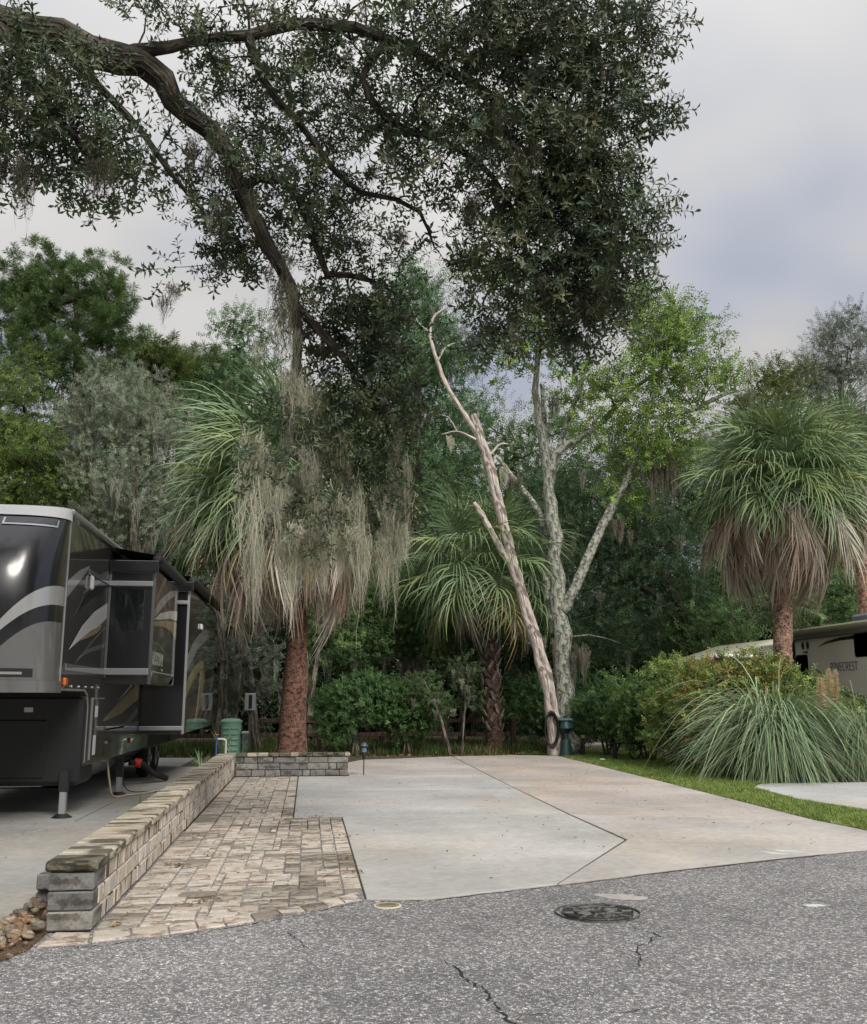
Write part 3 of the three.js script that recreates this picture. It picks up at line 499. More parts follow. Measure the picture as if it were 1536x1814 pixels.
// fallen leaves and crumbs of debris on the hard ground
{
  const r = rng(90), leaf = new GB(); addLeaf(leaf, V(0, 0, 0), V(1, 0.08, 0), V(0, 1, 0), 1, 0.42, false); const lg = leaf.build(), list = [], tones = [[0.2, 0.12, 0.055], [0.28, 0.19, 0.09], [0.12, 0.075, 0.04], [0.34, 0.27, 0.13]];
  const drop = (x, y, z, s) => list.push([V(x, y, z), new THREE.Quaternion().setFromEuler(new THREE.Euler(gauss(r) * 0.4, r() * 6.28, gauss(r) * 0.4)), s, mixTone(tones, r, 0.3)]);
  for (let k = 0; k < 420; k++) drop(-0.1 + r() * 7, 0.006, -8.6 - Math.pow(r(), 0.8) * 18, 0.022 + r() * 0.035);
  for (let k = 0; k < 260; k++) drop(-1.4 + r() * 1.9, 0.008, -7.6 - r() * 12.5, 0.015 + r() * 0.03);
  for (const [cx, cz, n, s] of [[-0.75, -8.3, 40, 0.12], [-1.2, -10.0, 50, 0.1], [-0.2, -13.2, 30, 0.12], [0.45, -9.4, 30, 0.07], [0.42, -10.2, 22, 0.08], [0.46, -11.8, 20, 0.09], [-0.25, -14.4, 30, 0.1], [-0.2, -16.6, 20, 0.1], [-1.3, -7.55, 8, 0.04], [-0.95, -10.6, 20, 0.1], [0.9, -21.2, 50, 0.2], [0.15, -13.7, 40, 0.15], [-1.36, -12, 40, 0.3], [-1.36, -15, 40, 0.5]]) for (let k = 0; k < n; k++) drop(cx + gauss(r) * s, 0.008 + r() * 0.012, cz + gauss(r) * s * 1.2, 0.02 + r() * 0.035);
  for (let k = 0; k < 150; k++) drop(-7 + r() * 5, 0.005, -8 - r() * 8, 0.02 + r() * 0.03);
  for (let k = 0; k < 90; k++) drop(-3 + r() * 9, -0.008, -3.5 - r() * 4, 0.012 + r() * 0.02);
  for (let k = 0; k < 2200; k++) drop(-3 + r() * 11, -0.03 + r() * 0.03, -27.4 - r() * 3.4, 0.05 + r() * 0.07);
  const o = thing('fallen_leaves', 'scattered brown fallen leaves on the pavers and pad', 'leaves'); o.userData.kind = 'stuff'; instances('leaf_litter', lg, softLeaf, list, o);
}
{ const g = new GB(); addLeaf(g, V(0, 0, 0), V(0.8, 0.35, 0.3).normalize(), V(0, 1, 0.6), 0.06, 0.028, false); addLeaf(g, V(0.01, 0, 0.01), V(0.5, 0.5, -0.4).normalize(), V(0.4, 1, 0), 0.05, 0.026, false); const b = single('dry_leaf', g.build(), mat({ color: lin(0.42, 0.24, 0.13) }), 'curled brown leaf at the foot of the wall end', 'leaf'); b.position.set(-1.36, 0.004, -7.5); b.scale.set(1.1, 1.1, 1.1); }

// ---------- manhole cover and valve ring ----------
M.iron = mat({ color: lin(0.24, 0.24, 0.245), roughness: 0.62, metalness: 0.55, map: rep(stoneMap, 3) });
M.ironDark = mat({ color: lin(0.02, 0.02, 0.02), roughness: 0.9 });
{
  const t = thing('manhole_cover', 'round cast iron manhole cover with openwork pattern in the asphalt', 'manhole cover', null, [2.23, -0.012, -7.53]);
  const ring = (a, b, y0, y1) => { const s = new THREE.Shape(); s.absarc(0, 0, b, 0, 6.2832); const h = new THREE.Path(); h.absarc(0, 0, a, 0, 6.2832, true); s.holes.push(h); return metricUV(new THREE.ExtrudeGeometry(s, { depth: y1 - y0, bevelEnabled: true, bevelSize: 0.003, bevelThickness: 0.003, bevelSegments: 1, curveSegments: 36 }).rotateX(-Math.PI / 2).translate(0, y0, 0)); };
  part('frame', ring(0.32, 0.345, -0.02, 0.012), M.iron, t); part('rim', ring(0.268, 0.314, -0.02, 0.018), M.iron, t); part('inner_ring', ring(0.185, 0.2, -0.02, 0.016), M.iron, t); part('hub', ring(0.05, 0.075, -0.02, 0.016), M.iron, t);
  part('well', new THREE.CylinderGeometry(0.268, 0.268, 0.01, 32).translate(0, 0.002, 0), M.ironDark, t);
  const spokes = []; for (let k = 0; k < 8; k++) { spokes.push(moved(cbox(0.09, 0.03, 0.024, 0.004), 0.232, 0.003, 0).rotateY(k * Math.PI / 4)); spokes.push(moved(cbox(0.12, 0.03, 0.02, 0.004), 0.128, 0.003, 0).rotateY(k * Math.PI / 4 + 0.39)); }
  for (let k = 0; k < 4; k++) { const tg = new THREE.TorusGeometry(0.045, 0.009, 6, 16).rotateX(Math.PI / 2).translate(0.125, 0.01, 0).rotateY(k * Math.PI / 2 + 0.39); spokes.push(metricUV(tg)); }
  part('openwork', mergeGeometries(spokes.map((g) => { const h = g.index ? g.toNonIndexed() : g; return h; })), M.iron, t);
  const v = thing('valve_ring', 'small round cream valve cover beside the pad corner', 'valve cover', null, [0.665, -0.012, -8.0]);
  part('ring', metricUV(new THREE.TorusGeometry(0.1, 0.012, 8, 32).rotateX(Math.PI / 2).scale(1, 0.7, 1)), mat({ color: lin(0.55, 0.5, 0.4) }), v); part('lid', metricUV(new THREE.CylinderGeometry(0.095, 0.095, 0.008, 28).translate(0, 0.003, 0)), mat({ color: lin(0.34, 0.28, 0.18), map: rep(stoneMap, 4) }), v);
  part('cross_bar', cbox(0.13, 0.008, 0.025, 0.003).translate(0, 0.009, 0), mat({ color: lin(0.14, 0.11, 0.08) }), v);
}

// ---------- barks and leaves ----------
const bark = (t, c, b = barkBump, s = 0.03, sx = 1, sy = 1) => mat({ map: rep(t, sx, sy), bumpMap: rep(b, sx, sy), bumpScale: s, roughness: 0.95, color: lin(...c) });
const B = { oak: bark(oakBark, [0.45, 0.43, 0.4]), dark: bark(oakBark, [0.5, 0.46, 0.42]), grey: bark(oakBark, [0.95, 0.95, 0.9]), lichen: bark(lichenBark, [0.84, 0.84, 0.82], barkBump, 0.015, 1.6, 2.2), dead: bark(deadBark, [0.98, 0.94, 0.92], barkBump, 0.02), palm: bark(palmBark, [0.9, 0.92, 0.92], palmBump, 0.03), palmRed: bark(palmBark, [0.46, 0.4, 0.38], palmBump, 0.03), palmGrey: bark(deadBark, [0.42, 0.41, 0.4], palmBump, 0.02) };
const OAK_TWIG = [1, 2, 3, 4].map((s) => twigGeo(s * 13, { n: 13, L: 0.078, W: 0.03, len: 0.25, spread: 1.2 }));
const BROAD = [1, 2, 3].map((s) => twigGeo(s * 17, { n: 15, L: 0.12, W: 0.05, len: 0.5, spread: 1.3, cheap: true, stem: 0 }));
const NARROW = [1, 2, 3].map((s) => twigGeo(s * 19, { n: 18, L: 0.12, W: 0.032, len: 0.5, spread: 1.3, cheap: true, stem: 0 }));
const SMALL = [1, 2, 3].map((s) => twigGeo(s * 23, { n: 14, L: 0.055, W: 0.026, len: 0.22, spread: 1.2, cheap: true, stem: 0.003 }));
const NEEDLE = [1, 2].map((s) => twigGeo(s * 29, { n: 44, L: 0.24, W: 0.014, len: 0.26, spread: 0.75, cheap: true, stem: 0 }));
const P3 = (a) => a.map(([x, y, z]) => V(x, y, z));
const limb = (pts, rad, o = {}) => ({ pts: P3(pts), rad, ...o });

// ---------- the overhanging live oak ----------
{
  const r = rng(2024), t = thing('live_oak', 'dark overhanging live oak draped with grey moss across the top', 'tree');
  const limbs = [
    limb([[-7.6, -0.05, -7.2], [-7.4, 1.6, -7.3], [-6.9, 3.6, -7.7], [-6.2, 5.4, -8.2], [-5.07, 7.05, -8.6]], [0.62, 0.46, 0.41, 0.37, 0.25], { sides: 14, bare: 0.8 }),
    limb([[-5.07, 7.05, -8.6], [-4.15, 7.95, -8.7], [-3.48, 8.15, -8.8], [-2.86, 8.14, -8.9], [-2.28, 8.05, -9], [-1.79, 7.91, -9.1], [-1.39, 7.59, -9.2], [-1.01, 7.24, -9.3], [-0.83, 6.83, -9.4], [-0.56, 6.37, -9.6], [-0.29, 6.0, -9.8], [-0.2, 5.5, -10], [-0.21, 4.96, -10.3], [-0.07, 4.4, -10.4], [0.04, 3.79, -10.5]], [0.24, 0.216, 0.188, 0.174, 0.16, 0.139, 0.117, 0.1, 0.089, 0.078, 0.07, 0.058, 0.046, 0.028, 0.014], { sides: 10 }),
    limb([[-2.04, 8.01, -9.05], [-1.67, 8.09, -9], [-1.23, 8.24, -9], [-0.71, 8.29, -8.9], [-0.08, 8.4, -8.8], [0.67, 8.21, -8.7], [1.29, 7.81, -8.6], [1.98, 7.42, -8.6], [2.53, 6.78, -8.5], [2.82, 6.01, -8.5]], [0.085, 0.063, 0.058, 0.058, 0.058, 0.052, 0.046, 0.04, 0.034, 0.018]),
    limb([[-0.83, 6.83, -9.4], [-0.52, 7.03, -9.5], [-0.22, 6.88, -9.6], [-0.06, 6.48, -9.7], [0.1, 6.12, -9.8], [0.47, 6.15, -9.9], [0.86, 6.02, -10]], [0.06, 0.048, 0.046, 0.043, 0.04, 0.031, 0.015]),
    limb([[-0.24, 5.78, -9.9], [0.18, 5.43, -10.1], [0.57, 4.99, -10.3], [0.84, 4.5, -10.4], [0.92, 4.01, -10.5]], [0.055, 0.044, 0.041, 0.029, 0.014]),
    limb([[0.67, 8.21, -8.7], [0.39, 7.8, -8.8], [0.75, 7.39, -8.9], [1.28, 7.2, -8.9], [1.69, 6.95, -8.9], [2.01, 6.29, -8.8], [2.17, 5.57, -8.8]], [0.048, 0.037, 0.041, 0.035, 0.029, 0.023, 0.012]),
    limb([[-2.64, 8.04, -8.9], [-2.14, 7.52, -9], [-1.78, 7.18, -9.1], [-1.53, 6.88, -9.2], [-1.17, 6.51, -9.4]], [0.06, 0.04, 0.034, 0.029, 0.013]),
    limb([[-3.48, 8.15, -8.8], [-3.05, 7.91, -8.7], [-2.72, 7.32, -8.6], [-2.38, 6.87, -8.6], [-2.04, 6.55, -8.8]], [0.07, 0.06, 0.048, 0.032, 0.013]),
    limb([[-0.77, 8.28, -8.9], [-0.58, 7.79, -9], [-0.17, 7.37, -9.1], [0.31, 6.88, -9.3], [1.02, 6.62, -9.2], [1.21, 6.24, -9.3]], [0.05, 0.041, 0.035, 0.03, 0.022, 0.008]),
    limb([[-5.6, 6.4, -8.4], [-5.6, 8.2, -7.4], [-4.8, 9.6, -6.6], [-3.2, 10.6, -6.4], [-1.2, 11, -7]], [0.25, 0.2, 0.16, 0.12, 0.06]),
    limb([[-6.1, 5.6, -8.2], [-7.6, 7.6, -8.6], [-9.2, 9.2, -8.8]], [0.24, 0.17, 0.08]),
  ];
  const lobes = [[-2.69, 6.85, -8.6, 0.58, 0.58, 0.8, 40], [-2.05, 6.67, -8.8, 0.38, 0.49, 0.6, 24], [-2.77, 7.35, -8.4, 0.47, 0.31, 0.7, 16], [-2.25, 7.24, -8.6, 0.49, 0.32, 0.7, 14], [-1.4, 8.3, -9, 0.7, 0.41, 1, 24], [-0.54, 8.05, -9, 0.76, 0.7, 1.1, 40], [0.28, 8.26, -9, 0.77, 0.65, 1.1, 48], [1.09, 8.06, -8.8, 0.76, 0.76, 1.1, 52], [1.88, 8.12, -8.6, 0.75, 0.7, 1.1, 54], [2.62, 7.98, -8.5, 0.58, 0.69, 0.9, 48], [3.1, 8.27, -8.4, 0.4, 0.35, 0.6, 18], [3.12, 7.5, -8.4, 0.3, 0.23, 0.5, 10], [-1.38, 7.27, -9.2, 0.46, 0.41, 0.8, 14], [-0.74, 7.0, -9.2, 0.58, 0.47, 0.8, 20], [-0.05, 7.32, -9.2, 0.71, 0.53, 0.9, 30], [0.7, 7.12, -9, 0.64, 0.52, 0.9, 15], [1.49, 7.13, -8.8, 0.63, 0.58, 0.9, 26], [2.21, 7.06, -8.6, 0.63, 0.63, 0.9, 50], [2.7, 6.91, -8.5, 0.4, 0.57, 0.8, 34], [-1.07, 6.39, -9.4, 0.47, 0.35, 0.7, 15], [-0.51, 6.67, -9.6, 0.54, 0.54, 0.7, 22], [0.21, 6.65, -9.6, 0.61, 0.49, 0.8, 27], [2.22, 6.25, -8.7, 0.68, 0.51, 0.8, 40], [2.86, 6.07, -8.5, 0.42, 0.61, 0.7, 48], [2.89, 5.54, -8.5, 0.28, 0.33, 0.5, 18], [1.89, 5.79, -8.8, 0.4, 0.34, 0.6, 15], [2.38, 5.66, -8.7, 0.39, 0.34, 0.6, 15], [0.35, 6.21, -9.9, 0.56, 0.43, 0.8, 16], [0.62, 5.69, -10.2, 0.44, 0.44, 0.7, 24], [0.05, 5.71, -10, 0.43, 0.37, 0.6, 14], [2.13, 5.25, -8.9, 0.62, 0.28, 0.6, 15], [2.63, 5.29, -8.8, 0.28, 0.28, 0.5, 10], [1.69, 5.38, -9, 0.29, 0.34, 0.5, 7], [0.52, 5.09, -10.4, 0.57, 0.51, 0.7, 26], [0.91, 4.6, -10.5, 0.32, 0.51, 0.6, 18], [0.01, 4.8, -10.4, 0.51, 0.44, 0.7, 16], [-0.22, 4.27, -10.4, 0.44, 0.44, 0.7, 9], [0.41, 4.12, -10.5, 0.57, 0.51, 0.7, 15], [0.86, 3.83, -10.6, 0.26, 0.38, 0.5, 8], [-0.52, 4.07, -10.4, 0.25, 0.31, 0.5, 5], [0.04, 3.66, -10.5, 0.56, 0.37, 0.6, 8], [-1.47, 5.87, -9.4, 0.14, 0.17, 0.3, 2], [1.15, 6.3, -9.3, 0.24, 0.36, 0.4, 3],
    [-1, 9.4, -8.9, 2.2, 0.7, 1.0, 34], [1.6, 9.3, -8.6, 1.6, 0.6, 1.0, 30], [-3.6, 10.4, -6.8, 1.6, 0.9, 1.4, 24], [-5, 9.2, -8, 1.6, 1, 1.6, 40], [-8.6, 9, -8.6, 2, 1.2, 1.8, 40]];
  for (const l of lobes) if (l[0] < 0.3 && l[0] > -1.9 && l[1] > 4.4) { l[6] = Math.round(l[6] * 0.68); if (l[1] < 8.6) l[2] -= 0.3; }
  const pts = lobePoints(lobes, r), { wood, tips } = growWood(limbs, pts, r, { tip: 0.0045, pow: 0.44, sides: 5, step: 0.28, maxR: 0.05 });
  part('trunk', uvScale(wood, 1.2, 1.2), B.oak, t);
  instances('crown', OAK_TWIG, leafMat(0.45, 0.22, 0.7), leafOut(tips, r, { per: 7, spread: 0.17, tones: [[0.06, 0.095, 0.04], [0.085, 0.12, 0.05], [0.11, 0.115, 0.055], [0.07, 0.105, 0.065]], vary: 0.3, scale: 1.0, droop: 0.15 }), t);
  // moss: long beards under the low limb, shorter ones through the crown
  const anchors = [[-0.38, 5.6, -10], [-0.24, 5.15, -10.2], [-0.11, 4.8, -10.3], [-0.54, 4.4, -10.4], [-0.34, 4.2, -10.4], [0.03, 4.2, -10.4], [0.27, 4.3, -10.4], [0.53, 4.1, -10.5], [0.79, 3.95, -10.5], [0.91, 4.2, -10.5], [-0.64, 3.9, -10.4], [-0.09, 3.75, -10.5], [0.22, 3.8, -10.5], [0.42, 3.6, -10.5], [-0.2, 3.5, -10.5], [0.68, 3.5, -10.6], [-0.39, 3.65, -10.4], [0.1, 3.5, -10.6]];
  const list = [];
  for (const [x, y, z] of anchors) for (let k = 0; k < 5; k++) list.push(...mossOn([V(x + gauss(r) * 0.2, y + gauss(r) * 0.25, z + gauss(r) * 0.3)], r, { len: [0.5, 1.6], wide: 0.75 }));
  for (const [x, y, l] of [[-0.6, 3.5, 1.75], [-0.62, 3.3, 1.2], [-0.05, 3.4, 1.0], [0.12, 3.35, 1.05], [0.5, 3.35, 0.95], [0.78, 3.5, 1.3], [0.8, 3.4, 1.0], [-0.3, 3.4, 0.8], [0.3, 3.3, 0.75], [1.0, 3.5, 0.7]]) for (let k = 0; k < 2; k++) list.push([V(x + gauss(r) * 0.05, y, -10.4 + gauss(r) * 0.1), new THREE.Quaternion().setFromAxisAngle(UPV, r() * 6), V(0.55, l * (0.8 + 0.25 * r()), 0.55), mixTone(MOSS_TONES, r, 0.15)]);
  for (const [x, y, z, l, n] of [[1.75, 7.4, -8.5, 1.0, 9], [1.9, 6.9, -8.5, 0.9, 7], [1.55, 6.5, -8.6, 0.7, 5], [2.3, 7.3, -8.4, 0.7, 4], [2.62, 5.5, -8.4, 0.6, 5], [2.2, 5.7, -8.6, 0.6, 3], [-1.2, 7.2, -9.2, 0.7, 4], [-0.85, 6.7, -9.3, 0.6, 4], [-2.1, 6.6, -8.6, 0.9, 4], [-2.75, 6.5, -8.4, 0.8, 4], [-1.45, 5.75, -9.4, 0.45, 3], [-0.4, 6.1, -9.6, 0.7, 3], [-0.35, 5.8, -9.8, 0.8, 4], [0.6, 7.2, -9, 0.5, 2], [0.9, 6.4, -9.2, 0.5, 2], [-3.0, 6.6, -8.6, 0.9, 4]]) for (let k = 0; k < n; k++) list.push([V(x + gauss(r) * 0.14, y + gauss(r) * 0.12, z + gauss(r) * 0.2), new THREE.Quaternion().setFromAxisAngle(UPV, r() * 6), V(0.5 + r() * 0.3, l * (0.6 + 0.5 * r()), 0.5 + r() * 0.3), mixTone([[0.16, 0.15, 0.105], [0.2, 0.185, 0.14], [0.12, 0.12, 0.075]], r, 0.2)]);
  for (const p of pick(tips, 110, r)) list.push(...mossOn([p.p.clone()], r, { len: [0.12, 0.5], wide: 0.3 }));
  instances('spanish_moss', MOSS, mossMat, list, t);
}

// ---------- palms ----------
function frondGeo(seed, dead) {
  const r = rng(seed), g = new GB(), pet = dead ? 0.8 : 0.75, n = dead ? 40 : 46;
  const costa = (s) => dead ? V(pet + 0.22 * s, 0.02 - 0.45 * s * s - 0.1 * s, 0) : V(pet + 0.5 * s - 0.1 * s * s, 0.12 - 0.34 * s * s, 0);
  const p0 = V(0, 0, 0), p1 = dead ? V(pet * 0.5, 0.05, 0) : V(pet * 0.5, 0.11, 0);
  g.tube([p0, p1, costa(0), costa(0.5), costa(1)], [0.022, 0.016, 0.012, 0.008, 0.003], 4, 0, null, false);
  for (let k = 0; k < n; k++) {
    const f = (k / (n - 1)) * 2 - 1, ph = f * (dead ? 1.5 : 2.35), s0 = clamp(0.9 - Math.abs(f) * 0.85), b = costa(s0), L = (dead ? 0.52 : 0.9) * (0.72 + 0.28 * Math.cos(ph * 0.6)) * (0.88 + r() * 0.24);
    const tilt = (r() - 0.5) * 0.22, roll = (k % 2 ? 1 : -1) * (0.5 + r() * 0.4);
    let d = dead ? V(0.4 * Math.cos(ph) + 0.05 + (r() - 0.5) * 0.2, -0.42 - r() * 0.3, 0.5 * Math.sin(ph) + (r() - 0.5) * 0.15) : V(Math.cos(ph), 0.12 + tilt - 0.05 * Math.abs(f), Math.sin(ph)); d.normalize();
    const side = d.clone().cross(UPV).normalize(), nn = side.clone().cross(d).normalize(), wd = side.clone().multiplyScalar(Math.cos(roll)).addScaledVector(nn, Math.sin(roll));
    const W = (dead ? 0.0115 : 0.0145) * (0.8 + r() * 0.4), droop = dead ? 0.4 + r() * 0.4 : 0.35 + r() * 0.6, kx = (r() - 0.5) * 0.12, kz = (r() - 0.5) * 0.12; let prev = null;
    const S = [0, 0.25, 0.5, 0.72, 0.88, 1], WW = [0.35, 1, 0.9, 0.6, 0.35, 0.05];
    S.forEach((s, i) => { const c = b.clone().addScaledVector(d, L * (s - 0.14 * droop * s * s * s)); c.y -= Math.pow(s, 2.6) * droop * L; c.x += kx * s * s; c.z += kz * s * s; const w = W * WW[i], A = g.vert(c.clone().addScaledVector(wd, w), 0, s), Bv = g.vert(c.clone().addScaledVector(wd, -w), 1, s); if (prev) g.quad(prev[0], prev[1], Bv, A); prev = [A, Bv]; });
  }
  return g.build();
}
const FR = [1, 2, 3, 4].map((s) => frondGeo(s * 31, false)), FD = [1, 2, 3].map((s) => frondGeo(s * 37, true));
const fm = (c, rough = 0.5, tr = 0.15) => phys({ color: lin(...c), roughness: rough, transmission: tr, thickness: 0, side: THREE.DoubleSide, specularIntensity: 0.6 });
const frondGreen = [fm([0.17, 0.26, 0.11], 0.42), fm([0.24, 0.33, 0.16], 0.42), fm([0.2, 0.29, 0.16], 0.42), fm([0.28, 0.35, 0.15], 0.42)], frondYellow = [fm([0.3, 0.24, 0.07]), fm([0.26, 0.24, 0.1])], frondDead = [fm([0.52, 0.45, 0.38], 0.9), fm([0.38, 0.3, 0.24], 0.9), fm([0.62, 0.57, 0.5], 0.9), fm([0.28, 0.2, 0.15], 0.9)];
function palm(label, seed, { trunk, rad, bark: bk, size, green = 70, dead = 40, low = -0.55, deadLow = -0.9, yellow = 4, squash = 1, spread = 1 }) {
  const r = rng(seed), t = thing('cabbage_palm', label, 'palm', 'palms behind the pads'), g = new GB(), curve = new THREE.CatmullRomCurve3(P3(trunk)), n = 26, ps = [], rs = [];
  for (let k = 0; k <= n; k++) { const f = k / n * (rad.length - 1), i = Math.min(rad.length - 2, Math.floor(f)); ps.push(curve.getPoint(k / n)); rs.push(lerp(rad[i], rad[i + 1], f - i) * (0.95 + r() * 0.1)); }
  g.tube(ps, rs, 14, 0.05, r); part('trunk', uvScale(g.build(), 1, 1), bk, t);
  const top = ps[n];
  const put = (geo, m, name, el, az, s, back) => { const o = part(name, geo, m, t); o.position.copy(top).add(V(Math.cos(az) * 0.12, back, Math.sin(az) * 0.12)); o.rotation.set(0, -az, 0); o.rotateZ(el); o.rotateX((r() - 0.5) * (el > 0.6 ? 2.2 : 0.7)); o.scale.setScalar(s); return o; };
  for (let k = 0; k < green; k++) {
    const u = (k + 0.5) / green, el = lerp(1.3, low, Math.pow(u, 0.9)) + (r() - 0.5) * 0.2, az = k * 2.39996 + r() * 0.5, last = k > green - 1 - yellow;
    const o = put(FR[Math.floor(r() * 4)], last ? frondYellow[k % 2] : frondGreen[Math.floor(r() * 4)], 'frond', el, az, size * (0.85 + r() * 0.25), 0.1 + 0.35 * (1 - u)); o.scale.y *= squash;
  }
  for (let k = 0; k < dead; k++) { const u = (k + 0.5) / dead, az = k * 2.39996 + r(), el = lerp(0.12, deadLow, u) + (r() - 0.5) * 0.3; put(FD[Math.floor(r() * 3)], frondDead[Math.floor(r() * 4)], 'dead_frond', el, az, size * spread * (0.8 + r() * 0.4), -0.1 - 0.45 * u); }
  return { t, top, ps, rs };
}
palm('large palm with leaning red-brown trunk half hidden by hanging moss', 5, { trunk: [[-0.31, -0.05, -22.9], [-0.33, 0.9, -22.9], [-0.27, 2.6, -22.8], [-0.3, 4.0, -22.8], [-0.42, 6.2, -22.8]], rad: [0.4, 0.31, 0.25, 0.22, 0.24], bark: B.palmRed, size: 1.62, green: 110, dead: 76, low: -0.72, deadLow: -0.62, yellow: 12, spread: 1.0 });
palm('round-headed palm with straight brown trunk rising out of the hedge', 9, { trunk: [[11.75, -0.05, -22.9], [11.72, 2.2, -22.9], [11.85, 4.0, -22.9], [12.0, 6.75, -22.9]], rad: [0.3, 0.235, 0.225, 0.21], bark: B.palm, size: 1.3, green: 110, dead: 84, low: -0.6, deadLow: -0.75, yellow: 2, spread: 1.1 });
palm('palm with drooping fronds cut off by the right edge', 14, { trunk: [[16.9, -0.05, -27.5], [16.9, 3, -27.5], [16.9, 8.6, -27.5]], rad: [0.3, 0.24, 0.22], bark: B.palm, size: 1.35, green: 60, dead: 34, low: -0.6, yellow: 2 });
const pc = palm('lower green palm with rough booted trunk behind the leaning dead tree', 21, { trunk: [[5.67, -0.05, -29.5], [5.61, 1.53, -29.5], [5.56, 2.9, -29.5], [5.57, 4.12, -29.5], [5.44, 5.3, -29.5]], rad: [0.26, 0.24, 0.25, 0.25, 0.2], bark: bark(palmBark, [0.3, 0.28, 0.26], palmBump, 0.02), size: 1.55, green: 60, dead: 8, low: -0.7, deadLow: -0.8, yellow: 3, spread: 0.8 });
{ // boots: the stubs of old leaf stalks, crossed round the trunk
  const r = rng(3), bg = cbox(0.09, 0.36, 0.035, 0.012), ms = [B.palmGrey, bark(deadBark, [0.6, 0.57, 0.54], palmBump, 0.02), bark(deadBark, [0.28, 0.25, 0.22], palmBump, 0.02)];
  for (let k = 0; k < 96; k++) { const u = k / 96, f = 3 + u * 20, i = Math.floor(f), p = pc.ps[i].clone().lerp(pc.ps[i + 1], f - i), a = k * 2.39996, R = pc.rs[i] + 0.035, o = part('boot', bg, ms[Math.floor(r() * 3)], pc.t); o.position.set(p.x + Math.cos(a) * R, p.y, p.z + Math.sin(a) * R); o.rotation.y = -a + Math.PI / 2; o.rotateX(0.34); o.rotateZ((k % 2 ? 1 : -1) * 0.42 + gauss(r) * 0.1); o.scale.set(0.9 + r() * 0.3, 0.8 + r() * 0.4, 1); }
}
{ // small young palm by the fence and a low palmetto beside the right trailer
  const t = thing('young_palm', 'low young palm with few bright fronds behind the hedge palm', 'palm'), r = rng(6); part('trunk', new GB().tube([V(12.9, -0.05, -25), V(12.9, 2.6, -25), V(12.85, 4.0, -25)], [0.1, 0.09, 0.08], 9).build(), B.palm, t);
  for (let k = 0; k < 9; k++) { const o = part('frond', FR[k % 4], frondGreen[k % 4], t); o.position.set(12.85, 4.0, -25); o.rotation.y = k * 2.4; o.rotateZ(0.5 - k * 0.12); o.scale.setScalar(0.7); }
  const p = thing('palmetto', 'low spiky palmetto beside the beige trailer', 'palmetto');
  for (let k = 0; k < 16; k++) { const o = part('frond', FR[k % 4], frondGreen[k % 4], p); o.position.set(12.6 + gauss(r) * 0.2, 0.55, -19.6 + gauss(r) * 0.2); o.rotation.y = k * 2.4; o.rotateZ(1.0 - k * 0.06); o.scale.setScalar(0.65); }
}

// ---------- pale lichened tree and the leaning dead tree ----------
const up = (a, k) => a.map((c) => c.map((x) => x * k));
const GREEN_BRIGHT = up([[0.1, 0.16, 0.035], [0.15, 0.21, 0.05], [0.07, 0.12, 0.03]], 1.9), GREEN_MID = up([[0.05, 0.09, 0.03], [0.08, 0.125, 0.045], [0.035, 0.065, 0.025]], 2.2), GREEN_DARK = up([[0.03, 0.055, 0.025], [0.05, 0.085, 0.04], [0.02, 0.04, 0.018]], 1.8), GREY_GREEN = up([[0.13, 0.155, 0.11], [0.1, 0.13, 0.085], [0.17, 0.18, 0.14]], 2.2), VINE = up([[0.1, 0.15, 0.03], [0.14, 0.19, 0.05], [0.06, 0.1, 0.025]], 1.35), BLUE_GREEN = up([[0.05, 0.095, 0.04], [0.08, 0.13, 0.055], [0.035, 0.07, 0.032]], 2.2);
const mossFar = (n, len = [0.25, 1.5], wide = 0.75) => [Math.round(n * 1.4), { len, wide, tones: [[0.3, 0.31, 0.25], [0.38, 0.39, 0.32], [0.22, 0.23, 0.18]] }];
